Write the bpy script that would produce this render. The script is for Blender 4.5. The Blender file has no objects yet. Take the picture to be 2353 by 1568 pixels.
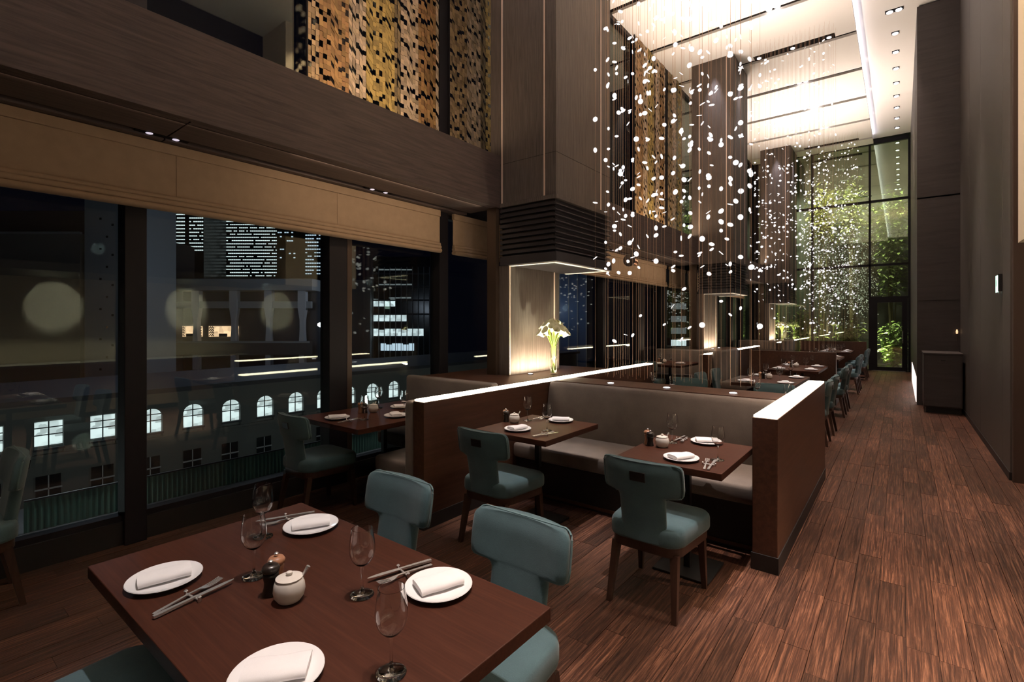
import bpy, bmesh, math, random
from mathutils import Vector, Matrix
R = math.radians
random.seed(7)
S = bpy.context.scene
C = S.collection

# ------------------------------------------------------------------ camera, world, exposure, large lights
cam_d = bpy.data.cameras.new('camera'); cam = bpy.data.objects.new('camera', cam_d); C.objects.link(cam)
cam.location = (0, 0, 1.55); cam.rotation_euler = (R(90), 0, R(37.974))
cam_d.sensor_width = 36; cam_d.lens = 36 * 1144.7 / 2353; cam_d.shift_y = -42 / 2353
cam_d.clip_start = 0.05; cam_d.clip_end = 3000
S.camera = cam
S.view_settings.view_transform = 'Standard'; S.view_settings.look = 'None'
S.view_settings.gamma = 1; S.view_settings.use_curve_mapping = False
S.view_settings.exposure = 0.0
S.cycles.transparent_max_bounces = 24
S.cycles.max_bounces = 8
S.cycles.sample_clamp_indirect = 8

w = bpy.data.worlds.new('night'); S.world = w; w.use_nodes = True
w.node_tree.nodes['Background'].inputs[0].default_value = (0.10, 0.13, 0.42, 1)
w.node_tree.nodes['Background'].inputs[1].default_value = 0.006

WARM = (1.0, 0.74, 0.50); PEACH = (1.0, 0.83, 0.71); COOL = (0.90, 0.86, 1.0)
def area(loc, rot, sx, sy, power, col, spread=180):
    l = bpy.data.lights.new('area', 'AREA'); l.shape = 'RECTANGLE'; l.size = sx; l.size_y = sy
    l.energy = power; l.color = col; l.spread = R(spread)
    o = bpy.data.objects.new('area_light', l); o.location = loc; o.rotation_euler = rot; C.objects.link(o); return o
def spot(loc, target, power, col, angle=40, blend=0.6, rad=0.04):
    l = bpy.data.lights.new('spot', 'SPOT'); l.energy = power; l.color = col
    l.spot_size = R(angle); l.spot_blend = blend; l.shadow_soft_size = rad
    o = bpy.data.objects.new('spot_light', l); o.location = loc
    o.rotation_euler = (Vector(target) - Vector(loc)).to_track_quat('-Z', 'Y').to_euler(); C.objects.link(o); return o
def point(loc, power, col, rad=0.1):
    l = bpy.data.lights.new('point', 'POINT'); l.energy = power; l.color = col; l.shadow_soft_size = rad
    o = bpy.data.objects.new('point_light', l); o.location = loc; C.objects.link(o); return o

ZC = 7.37          # main ceiling
P7 = 7.03          # column pitch
# unseen uplights, added to brighten the ceiling, lying on top of the long beam between the columns: a narrow throw across the hall and a soft wash upwards
for y0, y1, e in ((-3.5, 3.4, 22), (6.6, 10.6, 24), (13.6, 17.6, 21)):
    for tilt, part in ((20, 0.62), (42, 0.38)):
        area((-3.63, (y0 + y1) / 2, 3.53), (R(180), R(tilt), 0), 0.06, y1 - y0, e * part * 1.5 * (y1 - y0), PEACH, 76)
    area((-3.75, (y0 + y1) / 2, 3.50), (R(180), 0, 0), 0.06, y1 - y0 + 1.4, (5.5 if y0 < 0 else 13) * (y1 - y0), WARM)
# linear light in the soffit slot
for y0, y1, e in ((-3.0, 2.0, 1.6), (2.0, 4.2, 4.5), (6.5, 11.0, 9), (13.5, 18.0, 8)):
    area((-3.71, (y0 + y1) / 2, 2.855), (0, R(35), 0), 0.012, y1 - y0, e, WARM)
# cove beside the main ceiling, washing the raised strip
area((-0.73, 8.0, ZC + 0.085), (R(180), R(50), 0), 0.05, 23.0, 26, COOL)
# street lighting outside
for p, e in (((-30, 6, -4), 420), ((-30, 22, -4), 420), ((-30, 40, -4), 420), ((-28, -8, -6), 220)):
    point(p, e, (0.80, 0.9, 0.85), 0.4)
for p, e in (((-62, 30, 6), 900), ((-55, 12, 8), 700), ((-66, 48, 8), 800)):
    point(p, e, (0.7, 0.82, 1.0), 0.5)

# ------------------------------------------------------------------ helpers
def set_props(o, label=None, cat=None, group=None, kind=None):
    if label: o['label'] = label
    if cat: o['category'] = cat
    if group: o['group'] = group
    if kind: o['kind'] = kind
    return o
def thing(name, label, cat, loc=(0, 0, 0), rz=0.0, group=None):
    o = bpy.data.objects.new(name, None); C.objects.link(o)
    o.location = loc; o.rotation_euler = (0, 0, rz); o.empty_display_size = 0.05
    return set_props(o, label, cat, group)
def obj(name, bm, mat, parent=None, smooth=None, loc=None):
    me = bpy.data.meshes.new(name); bm.normal_update(); bm.to_mesh(me); bm.free()
    return obj_me(name, me, mat, parent, smooth, loc)
def obj_me(name, me, mat, parent=None, smooth=None, loc=None):
    for m in (mat if isinstance(mat, (list, tuple)) else [mat]):
        if len(me.materials) < 8 and m is not None and not me.materials.get(m.name): me.materials.append(m)
    if smooth is not None:
        me.polygons.foreach_set('use_smooth', [True] * len(me.polygons))
        me.set_sharp_from_angle(angle=R(smooth))
    o = bpy.data.objects.new(name, me); C.objects.link(o)
    if parent: o.parent = parent
    if loc: o.location = loc
    return o
def inst(name, me, parent, loc=(0, 0, 0), rot=(0, 0, 0)):
    o = bpy.data.objects.new(name, me); C.objects.link(o); o.parent = parent; o.location = loc; o.rotation_euler = rot
    return o
def struct(name, bm, mat, parent=None, smooth=None):
    o = obj(name, bm, mat, parent, smooth)
    if not parent: o['kind'] = 'structure'
    return o
def dup(root, loc, rz=0.0, label=None, group=None):
    r = root.copy(); C.objects.link(r); r.location = loc; r.rotation_euler = (0, 0, rz)
    if label: r['label'] = label
    if group: r['group'] = group
    for ch in list(root.children):
        c = ch.copy(); C.objects.link(c); c.parent = r
        for g in list(ch.children):
            d = g.copy(); C.objects.link(d); d.parent = c
    return r
def bx(bm, x0, x1, y0, y1, z0, z1, bev=0.0, seg=2):
    m = Matrix.Translation(((x0 + x1) / 2, (y0 + y1) / 2, (z0 + z1) / 2)) @ Matrix.Diagonal((x1 - x0, y1 - y0, z1 - z0, 1))
    r = bmesh.ops.create_cube(bm, size=1, matrix=m)
    if bev > 0:
        es = {e for v in r['verts'] for e in v.link_edges}
        bmesh.ops.bevel(bm, geom=list(es), offset=bev, segments=seg, profile=0.5, affect='EDGES', clamp_overlap=True)
    return bm
def box(x0, x1, y0, y1, z0, z1, bev=0.0, seg=2):
    return bx(bmesh.new(), x0, x1, y0, y1, z0, z1, bev, seg)
def skin(bm, rings, cap=True, closed=True):
    vs = [[bm.verts.new(p) for p in r] for r in rings]
    n = len(vs[0])
    for a, b in zip(vs, vs[1:]):
        for i in range(n if closed else n - 1):
            j = (i + 1) % n
            try: bm.faces.new((a[i], a[j], b[j], b[i]))
            except ValueError: pass
    if cap:
        bm.faces.new(vs[0][::-1]); bm.faces.new(vs[-1])
    return bm
def lathe(bm, prof, seg=24, c=(0, 0, 0), cap=True):
    rings = [[(c[0] + r * math.cos(2 * math.pi * i / seg), c[1] + r * math.sin(2 * math.pi * i / seg), c[2] + z) for i in range(seg)] for r, z in prof]
    return skin(bm, rings, cap)
def tube(bm, pts, rad, seg=6, cap=True):
    pts = [Vector(p) for p in pts]; rings = []
    for i, p in enumerate(pts):
        d = (pts[min(i + 1, len(pts) - 1)] - pts[max(i - 1, 0)]).normalized()
        up = Vector((0, 0, 1)) if abs(d.z) < 0.9 else Vector((1, 0, 0))
        u = d.cross(up).normalized(); v = d.cross(u).normalized()
        r = rad[i] if isinstance(rad, (list, tuple)) else rad
        rings.append([p + u * (r * math.cos(2 * math.pi * k / seg)) + v * (r * math.sin(2 * math.pi * k / seg)) for k in range(seg)])
    return skin(bm, rings, cap)
def prism(bm, outline, axis, a, b):
    """outline of 2-D points extruded along an axis from a to b"""
    def p3(q, t):
        return (t, q[0], q[1]) if axis == 'x' else (q[0], t, q[1]) if axis == 'y' else (q[0], q[1], t)
    return skin(bm, [[p3(q, a) for q in outline], [p3(q, b) for q in outline]])
def rrect(hx, hy, r, n=5, cx=0, cy=0, taper=0.0):
    o = []
    for sx, sy, a0 in ((1, 1, 0), (-1, 1, 90), (-1, -1, 180), (1, -1, 270)):
        for k in range(n):
            a = R(a0 + 90 * k / (n - 1))
            x = sx * (hx - r) + r * math.cos(a); y = sy * (hy - r) + r * math.sin(a)
            o.append((cx + x * (1 + taper * y / hy), cy + y))
    return o

# ------------------------------------------------------------------ materials
def newmat(name):
    m = bpy.data.materials.new(name); m.use_nodes = True
    return m, m.node_tree, m.node_tree.nodes['Principled BSDF']
def nd(t, kind, **kw):
    n = t.nodes.new(kind)
    for k, v in kw.items():
        if k.startswith('i_'): n.inputs[k[2:].replace('_', ' ')].default_value = v
        else: setattr(n, k, v)
    return n
def plain(name, col, rough=0.5, metal=0.0, spec=0.5, emit=None, es=0.0):
    m, t, b = newmat(name)
    b.inputs['Base Color'].default_value = (*col, 1); b.inputs['Roughness'].default_value = rough
    b.inputs['Metallic'].default_value = metal; b.inputs['Specular IOR Level'].default_value = spec
    if emit: b.inputs['Emission Color'].default_value = (*emit, 1); b.inputs['Emission Strength'].default_value = es
    return m
def ramp(t, fac, stops):
    r = nd(t, 'ShaderNodeValToRGB'); e = r.color_ramp.elements
    while len(e) < len(stops): e.new(0.5)
    for el, (p, c) in zip(e, stops): el.position = p; el.color = (*c, 1)
    t.links.new(fac, r.inputs[0]); return r
def wood(name, c1, c2, c3, grain='y', scale=9.0, stretch=22.0, rough=0.45, bump=0.12, spec=0.4, attr=False):
    m, t, b = newmat(name)
    tc = nd(t, 'ShaderNodeTexCoord'); mp = nd(t, 'ShaderNodeMapping')
    mp.inputs['Scale'].default_value = {'x': (1, stretch, stretch), 'y': (stretch, 1, stretch), 'z': (stretch, stretch, 1)}[grain]
    t.links.new(tc.outputs['Object'], mp.inputs[0])
    vec = mp.outputs[0]
    if attr:
        g = nd(t, 'ShaderNodeNewGeometry'); t.links.new(g.outputs['Position'], mp.inputs[0])
        at = nd(t, 'ShaderNodeAttribute', attribute_name='rnd')
        cm = nd(t, 'ShaderNodeVectorMath', operation='SCALE'); t.links.new(at.outputs['Vector'], cm.inputs[0]); cm.inputs[3].default_value = 57.0
        ad = nd(t, 'ShaderNodeVectorMath', operation='ADD'); t.links.new(vec, ad.inputs[0]); t.links.new(cm.outputs[0], ad.inputs[1]); vec = ad.outputs[0]
    n1 = nd(t, 'ShaderNodeTexNoise'); n1.inputs['Scale'].default_value = scale / 4; n1.inputs['Detail'].default_value = 7; n1.inputs['Roughness'].default_value = 0.65
    n1.inputs['Distortion'].default_value = 0.6
    t.links.new(vec, n1.inputs['Vector'])
    r = ramp(t, n1.outputs['Fac'], [(0.34, c1), (0.5, c2), (0.70, c3)] if attr else [(0.28, c1), (0.5, c2), (0.74, c3)])
    if attr: n1.inputs['Roughness'].default_value = 0.75
    col = r.outputs[0]
    if attr:
        hs = nd(t, 'ShaderNodeHueSaturation'); t.links.new(col, hs.inputs['Color'])
        mr = nd(t, 'ShaderNodeMapRange'); t.links.new(at.outputs['Fac'], mr.inputs[0]); mr.inputs[3].default_value = 0.5; mr.inputs[4].default_value = 1.75
        t.links.new(mr.outputs[0], hs.inputs['Value']); col = hs.outputs[0]
    t.links.new(col, b.inputs['Base Color'])
    b.inputs['Roughness'].default_value = rough; b.inputs['Specular IOR Level'].default_value = spec
    if bump:
        bp = nd(t, 'ShaderNodeBump'); bp.inputs['Strength'].default_value = bump; bp.inputs['Distance'].default_value = 0.004
        t.links.new(n1.outputs['Fac'], bp.inputs['Height']); t.links.new(bp.outputs[0], b.inputs['Normal'])
    return m
def fabric(name, c, var=0.25, scale=40.0, rough=0.9, bump=0.3, sheen=0.2):
    m, t, b = newmat(name)
    tc = nd(t, 'ShaderNodeTexCoord')
    n1 = nd(t, 'ShaderNodeTexNoise'); n1.inputs['Scale'].default_value = scale / 4; n1.inputs['Detail'].default_value = 4
    n2 = nd(t, 'ShaderNodeTexNoise'); n2.inputs['Scale'].default_value = scale * 14; n2.inputs['Detail'].default_value = 2
    for n in (n1, n2): t.links.new(tc.outputs['Object'], n.inputs['Vector'])
    mx = nd(t, 'ShaderNodeMath', operation='ADD'); t.links.new(n1.outputs['Fac'], mx.inputs[0]); t.links.new(n2.outputs['Fac'], mx.inputs[1])
    ml = nd(t, 'ShaderNodeMath', operation='MULTIPLY'); t.links.new(mx.outputs[0], ml.inputs[0]); ml.inputs[1].default_value = 0.5
    r = ramp(t, ml.outputs[0], [(0.3, tuple(k * (1 - var) for k in c)), (0.7, tuple(k * (1 + var) for k in c))])
    t.links.new(r.outputs[0], b.inputs['Base Color'])
    b.inputs['Roughness'].default_value = rough; b.inputs['Sheen Weight'].default_value = sheen; b.inputs['Specular IOR Level'].default_value = 0.2
    bp = nd(t, 'ShaderNodeBump'); bp.inputs['Strength'].default_value = bump; bp.inputs['Distance'].default_value = 0.002
    t.links.new(n2.outputs['Fac'], bp.inputs['Height']); t.links.new(bp.outputs[0], b.inputs['Normal'])
    return m
def glass(name, base, tint=(1, 1, 1), gloss=(1, 1, 1), power=5.0, mul=0.95, rough=0.0):
    """thin clear sheet: see-through, mirrored more at grazing angles"""
    m, t, b = newmat(name); t.nodes.remove(b)
    out = t.nodes['Material Output']
    lw = nd(t, 'ShaderNodeLayerWeight'); lw.inputs['Blend'].default_value = 0.5
    pw = nd(t, 'ShaderNodeMath', operation='POWER'); t.links.new(lw.outputs['Facing'], pw.inputs[0]); pw.inputs[1].default_value = power
    ma = nd(t, 'ShaderNodeMath', operation='MULTIPLY_ADD', use_clamp=True); t.links.new(pw.outputs[0], ma.inputs[0]); ma.inputs[1].default_value = mul; ma.inputs[2].default_value = base
    tr = nd(t, 'ShaderNodeBsdfTransparent'); tr.inputs[0].default_value = (*tint, 1)
    gl = nd(t, 'ShaderNodeBsdfGlossy'); gl.inputs['Roughness'].default_value = rough; gl.inputs[0].default_value = (*gloss, 1)
    mx = nd(t, 'ShaderNodeMixShader')
    t.links.new(ma.outputs[0], mx.inputs[0]); t.links.new(tr.outputs[0], mx.inputs[1]); t.links.new(gl.outputs[0], mx.inputs[2])
    t.links.new(mx.outputs[0], out.inputs[0]); return m
def glow(name, col, s, sample=True):
    m, t, b = newmat(name)
    b.inputs['Base Color'].default_value = (0.8, 0.8, 0.8, 1)
    b.inputs['Emission Color'].default_value = (*col, 1); b.inputs['Emission Strength'].default_value = s
    if not sample: m.cycles.emission_sampling = 'NONE'
    return m
def tinted(name, rough=0.5, metal=0.0, attr='tint'):
    m, t, b = newmat(name)
    at = nd(t, 'ShaderNodeAttribute', attribute_name=attr); t.links.new(at.outputs['Color'], b.inputs['Base Color'])
    b.inputs['Roughness'].default_value = rough; b.inputs['Metallic'].default_value = metal; return m

M = {}
M['plank'] = wood('floor_plank', (0.014, 0.0058, 0.0042), (0.046, 0.0185, 0.0115), (0.185, 0.085, 0.050), 'y', 13.0, 34, 0.5, 0.9, 0.3, attr=True)
M['gap'] = plain('floor_gap', (0.008, 0.005, 0.004), 0.9)
M['beam'] = wood('beam_wood', (0.036, 0.023, 0.022), (0.065, 0.044, 0.041), (0.098, 0.069, 0.061), 'y', 10, 18, 0.55, 0.08)
M['col'] = wood('column_wood', (0.045, 0.034, 0.029), (0.085, 0.066, 0.056), (0.13, 0.105, 0.09), 'z', 12, 26, 0.55, 0.08)
M['part'] = wood('partition_wood', (0.055, 0.022, 0.013), (0.080, 0.034, 0.020), (0.11, 0.048, 0.029), 'y', 6, 20, 0.4, 0.05)
M['top'] = wood('table_wood', (0.032, 0.0098, 0.0052), (0.046, 0.0145, 0.0080), (0.066, 0.0225, 0.0125), 'x', 12, 30, 0.45, 0.04, 0.2)
M['leg'] = wood('chair_leg_wood', (0.030, 0.014, 0.010), (0.045, 0.021, 0.014), (0.06, 0.03, 0.02), 'z', 8, 14, 0.4, 0.03)
M['dark'] = plain('dark_metal', (0.012, 0.011, 0.012), 0.4, 0.3)
M['plinth'] = plain('plinth_black', (0.012, 0.010, 0.010), 0.5)
M['frame'] = plain('window_frame_black', (0.012, 0.010, 0.013), 0.5, 0.0, 0.2)
M['bronze'] = plain('window_bronze', (0.06, 0.038, 0.026), 0.4, 0.3)
M['teal'] = fabric('teal_fabric', (0.056, 0.100, 0.113), 0.22, 30)
M['pipe'] = fabric('teal_piping', (0.10, 0.165, 0.175), 0.1, 30)
M['grey'] = fabric('banquette_fabric', (0.165, 0.135, 0.116), 0.22, 26)
M['blind'] = fabric('blind_linen', (0.31, 0.215, 0.145), 0.12, 50, 0.9, 0.25, 0.0)
M['ceil'] = plain('ceiling_paint', (0.86, 0.82, 0.78), 0.8, 0, 0.2)
M['slot'] = plain('ceiling_slot', (0.008, 0.006, 0.006), 0.8, 0, 0.1)
M['cream'] = plain('cream_paint', (0.78, 0.66, 0.52), 0.7, 0, 0.2)
M['panel'] = wood('wall_panel_dark', (0.040, 0.031, 0.030), (0.052, 0.042, 0.040), (0.064, 0.052, 0.050), 'x', 6, 10, 0.5, 0.03)
M['wallr'] = plain('wall_grey_brown', (0.065, 0.053, 0.047), 0.55)
M['brown'] = plain('jamb_brown', (0.045, 0.022, 0.014), 0.5)
M['trim'] = plain('champagne_trim', (0.80, 0.62, 0.52), 0.45, 0.0)
M['louver'] = plain('louver_dark', (0.020, 0.016, 0.018), 0.5)
M['china'] = plain('white_china', (0.84, 0.82, 0.82), 0.16, 0, 0.5)
M['pot'] = plain('white_pottery', (0.72, 0.66, 0.60), 0.4, 0, 0.4)
M['linen'] = fabric('napkin_linen', (0.84, 0.81, 0.81), 0.05, 60, 0.9, 0.15, 0.0)
M['steel'] = plain('cutlery_steel', (0.82, 0.80, 0.78), 0.24, 0.75)
M['mill_l'] = wood('mill_light_wood', (0.30, 0.13, 0.07), (0.38, 0.18, 0.10), (0.45, 0.22, 0.13), 'z', 20, 10, 0.4, 0.02)
M['mill_d'] = plain('mill_dark_wood', (0.018, 0.012, 0.010), 0.3)
M['wine'], _t, _b = newmat('wine_glass')
_b.inputs['Base Color'].default_value = (1, 1, 1, 1); _b.inputs['Roughness'].default_value = 0.0; _b.inputs['IOR'].default_value = 1.45
_b.inputs['Transmission Weight'].default_value = 1.0; _b.inputs['Specular IOR Level'].default_value = 0.7
M['pane'] = glass('window_glass', 0.055, (0.93, 0.95, 0.95), (0.88, 0.95, 0.85), 5.0, 0.9)
M['pane_end'] = glass('end_glass', 0.25, (0.92, 0.96, 0.92), (0.80, 0.92, 0.66), 4.0, 0.8)
M['led'] = glow('led_warm', (1.0, 0.86, 0.64), 13.0)
M['led_soft'] = glow('led_cove', (0.95, 0.90, 1.0), 1.5)
M['lamp'] = glow('lamp_white', (0.96, 0.94, 1.0), 6.0, False)
M['lampdim'] = glow('lamp_lavender', (0.75, 0.68, 0.85), 0.8, False)
M['disc'] = glow('disc_white', (0.97, 0.95, 1.0), 1.15, False)  # emission put into the discs keeps them evenly bright at any tilt
M['wire'] = plain('copper_wire', (0.62, 0.42, 0.30), 0.4, 0.8)
M['gold'] = tinted('screen_metal', 0.42, 0.35)
M['copper'] = plain('copper_tube', (0.60, 0.25, 0.13), 0.28, 0.9)
M['stem'] = plain('calla_stem', (0.42, 0.52, 0.12), 0.45)
M['petal'] = plain('calla_petal', (0.88, 0.86, 0.62), 0.5)
M['spadix'] = plain('calla_spadix', (0.85, 0.62, 0.08), 0.6)
M['vase'] = glass('vase_glass', 0.05, (0.95, 0.98, 0.93), (1, 1, 1), 3.0, 0.7)
M['leaf'] = tinted('garden_leaf', 0.5)
M['bark'] = plain('garden_stem', (0.12, 0.10, 0.04), 0.8)
M['soil'] = plain('planter_soil', (0.03, 0.025, 0.018), 0.9)
M['night_wall'] = plain('garden_wall', (0.05, 0.055, 0.04), 0.8)
M['exit'] = glow('exit_face', (0.62, 1.0, 0.86), 1.6, False)
M['exit_g'] = glow('exit_green', (0.0, 0.42, 0.20), 1.0, False)
M['floorled_wash'] = glow('floor_led_wash', (1.0, 0.78, 0.70), 1.4)

# ------------------------------------------------------------------ floor
def tint_mesh(me, name, vals, dom='FACE'):
    a = me.attributes.new(name, 'FLOAT_COLOR', dom)
    for i, v in enumerate(vals): a.data[i].color = v
XL, XR0, XR1, XA = -4.30, 0.86, 0.24, 2.40
YB, YE = -4.0, 20.0
floor = struct('floor', box(XL - 0.05, XA, YB, YE + 0.3, -0.12, -0.012), M['gap'])
PW = 0.120
planks = []
nrow = int((XA - XL) / PW)
for i in range(nrow + 1):
    x0 = XL + i * PW; y = YB - random.random() * 0.9
    while y < YE:
        L = random.choice((0.60, 0.75, 0.9, 0.9, 1.05)); a, b = max(y, YB), min(y + L, YE)
        if b - a > 0.05 and not (x0 > XR0 and a > 6.9): planks.append((x0, a, b, random.random()))
        y += L
def plank_score(p):
    x, y = p[0] + PW / 2, (p[1] + p[2]) / 2
    d = 0.788 * y - 0.615 * x; r = 0.788 * x + 0.615 * y
    if d < 0.9 or abs(r / d) > 1.03 or 1.55 / d > 0.73: return 99
    if x < -2.75 and y > 2.4: return 60 + d
    if -2.75 < x < -0.6 and y > 3.6: return 60 + d
    if -2.1 < x < -0.8 and y < 1.2: return 50 + d
    return d
planks.sort(key=plank_score)
variants = {}
for x0, a, b, rv in planks[:300]:
    k = (round((b - a) / 0.15), int(rv * 6))
    if k not in variants:
        L = k[0] * 0.15; v = (k[1] + 0.5) / 6
        bm = box(-PW / 2 + 0.0011, PW / 2 - 0.0011, -L / 2 + 0.001, L / 2 - 0.001, -0.012, 0.0, 0.0008, 1)
        me = bpy.data.meshes.new('plank'); bm.to_mesh(me); bm.free(); me.materials.append(M['plank'])
        tint_mesh(me, 'rnd', [(v, (v * 7.3) % 1, (v * 3.1) % 1, 1)] * len(me.polygons)); variants[k] = (me, L)
    me, L = variants[k]
    o = inst('plank', me, floor, (x0 + PW / 2, (a + b) / 2, random.uniform(-0.0012, 0)))
    o.scale = (1, (b - a) / L, 1)
bm = bmesh.new(); rv_list = []
for x0, a, b, rv in planks[300:]:
    n0 = len(bm.faces); bx(bm, x0 + 0.0012, x0 + PW - 0.0012, a + 0.001, b - 0.001, -0.012, 0)
    rv_list += [(rv, (rv * 7.3) % 1, (rv * 3.1) % 1, 1)] * 6
o = obj('floorboards', bm, M['plank'], floor); o['kind'] = 'stuff'; tint_mesh(o.data, 'rnd', rv_list)

# ------------------------------------------------------------------ ceiling
slots = [8.5 + 1.8 * k for k in range(-7, 7)]
ceil = struct('ceiling', box(XL - 0.3, -0.95, YB, YE, ZC + 0.062, ZC + 0.10), M['slot'])
edges = [YB] + [v for s in slots if s > YB for v in (s - 0.075, s + 0.075)] + [YE - 0.02]
for k in range(0, len(edges) - 1, 2):
    a, b = edges[k], edges[k + 1]
    if b - a > 0.05: obj('ceiling_panel', box(XL - 0.1, -0.70, a, b, ZC, ZC + 0.06), M['ceil'], ceil)
for s_ in slots:
    if s_ > YB: obj('slot_back', box(XL - 0.1, -0.705, s_ - 0.075, s_ + 0.075, ZC + 0.05, ZC + 0.061), M['slot'], ceil)
for ys in (12.1 - 0.25, 19.3 - 0.22):
    obj('lamp_recess', box(-2.55, -1.05, ys, ys + 0.18, ZC - 0.004, ZC + 0.01), M['slot'], ceil)
raised = struct('ceiling_raised', box(-1.1, 2.5, YB, YE, ZC + 0.16, ZC + 0.24), M['ceil'])
obj('cove_light', box(-0.80, -0.76, YB + 0.1, YE - 0.05, ZC + 0.062, ZC + 0.075), M['led_soft'], raised)

ORD = ('first', 'second', 'third', 'fourth', 'fifth', 'sixth', 'seventh', 'eighth', 'ninth')
def can(name, loc, label, r=0.045, twin=False, group=None, mat='lamp'):
    t = thing(name, label, 'downlight', loc, 0, group)
    n = 2 if twin else 1
    obj('housing', box(-0.14 if twin else -0.065, 0.14 if twin else 0.065, -0.06, 0.06, -0.012, 0.0, 0.004), M['slot'], t)
    for i in range(n):
        x = (-0.07 + 0.14 * i) if twin else 0
        obj('bulb', lathe(bmesh.new(), [(r, -0.016), (r * 1.05, -0.022), (r * 0.8, -0.032), (r * 0.3, -0.037)], 16, (x, 0, 0)), M[mat], t, 40)
    return t
can('ceiling_downlight', (-0.10, 12.0, ZC + 0.16), 'twin recessed ceiling downlight in black housing over the aisle', 0.05, True)
for k in range(8):
    can('ceiling_downlight', (-0.09, 12.95 + 0.9 * k, ZC + 0.16), 'round downlight on the raised ceiling strip, %s from the garden glass' % ORD[7 - k], 0.05, False, 'downlights on the raised strip')
for s in slots:
    if 9 < s < 19 and abs(s - 12.1) > 0.2:
        can('slot_downlight', (-1.85 + 0.05 * math.sin(s * 3), s, ZC + 0.06), 'twin spotlight bulbs in the %s black ceiling slot from the garden glass' % ORD[round((19.3 - s) / 1.8)], 0.05, True, 'twin spotlights in the ceiling slots')
for x in (-2.45, -1.8, -1.15):
    can('slot_downlight', (x, 11.94, ZC - 0.004), 'single spotlight in the wide recess, %s' % {-2.45: 'window end', -1.8: 'middle', -1.15: 'aisle end'}[x], 0.04, False, 'spotlights in the wide recess')

# ------------------------------------------------------------------ window wall (left), beam, soffit
struct('wall_left', box(XL - 0.10, XL + 0.02, YB, YE, -0.1, 0.16), M['plinth'])
posts = []
for k in (-1, 0, 1, 2):
    o = k * P7
    posts += [(1.07 + o, 1.20 + o), (2.64 + o, 2.88 + o), (4.06 + o, 4.20 + o)]
wl = None
nwin = 0
bays = []
ys = sorted([p for p in posts if p[1] > YB and p[0] < YE])
prev = YB
for a, b in ys + [(YE, YE)]:
    bays.append((prev, a)); prev = b
win_by_bay = []
for a, b in bays:
    if b - a < 0.1: continue
    nwin += 1
    wdw = struct('window_%d' % nwin, box(XL - 0.056, XL - 0.044, a, b, 0.16, ZC), M['pane'])
    f = bmesh.new(); bx(f, XL - 0.09, XL - 0.0, a, b, 0.16, 0.20); bx(f, XL - 0.09, XL, a, b, 2.80, 3.40); bx(f, XL - 0.09, XL, a, b, ZC - 0.08, ZC)
    obj('window_frame', f, M['frame'], wdw)
    win_by_bay.append((a, b, wdw))
ntrim = 0
for a, b in ys:
    ntrim += 1
    t = struct('trim_%d' % ntrim, box(XL - 0.10, XL + 0.06, a, b, 0.0, ZC, 0.004), M['frame'])
    if b - a > 0.2:
        obj('bronze_edge', box(XL - 0.05, XL + 0.062, b - 0.05, b + 0.002, 0.0, 2.86), M['bronze'], t)
# the long beam and its soffit
ZB, ZT, XB = 2.86, 3.45, -3.60
for y0, y1 in ((YB, 4.40), (5.64, 4.40 + P7), (5.64 + P7, 4.40 + 2 * P7)):
    ntrim += 1
    beam = struct('trim_%d' % ntrim, box(XB - 0.05, XB, y0, y1, ZB, ZT, 0.002), M['beam'])
    obj('beam_top', box(XL + 0.0, XB - 0.05, y0, y1, ZT - 0.06, ZT - 0.02), M['beam'], beam)
    # soffit boards with dark shadow gaps
    cuts = [y0] + [c for c in (1.27 - 3.17, 1.27, 4.44, 1.27 + P7, 4.44 + P7 - 0.0, 1.27 + 2 * P7, 4.44 + P7 + 3.0) if y0 + 0.2 < c < y1 - 0.2] + [y1]
    for c0, c1 in zip(cuts, cuts[1:]):
        for xa, xb, zz in ((-3.70, XB - 0.05, 0.0), (-4.06, -3.72, 0.0), (XL, -4.12, -0.012)):
            obj('soffit_board', box(xa, xb, c0 + 0.005, c1 - 0.005, ZB + zz, ZB + 0.03 + zz), M['beam'], beam)
    obj('soffit_slot', box(XL, XB - 0.05, y0, y1, ZB + 0.035, ZB + 0.05), M['slot'], beam)
for k in (0, 1, 2):
    for yy in (1.25, 3.09):
        y = yy + k * P7
        t = thing('soffit_downlight', 'slot downlight in the wooden soffit %s the %s column' % ('well before' if yy < 2 else 'just before', ('nearest', 'second', 'third')[k]), 'downlight', (-4.09, y, ZB + 0.0), 0, 'soffit slot downlights')
        obj('housing', box(-0.028, 0.028, -0.16, 0.16, 0.0, 0.02), M['slot'], t)
        for q in (-0.08, 0.08):
            obj('bulb', lathe(bmesh.new(), [(0.022, 0.004), (0.022, -0.002), (0.012, -0.006)], 12, (0, q, 0)), M['lampdim'], t, 40)
        spot((-4.07, y, ZB - 0.02), (-3.25, y, 0.4), 22 if k == 0 else 34, WARM, 44, 0.8, 0.03)

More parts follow.
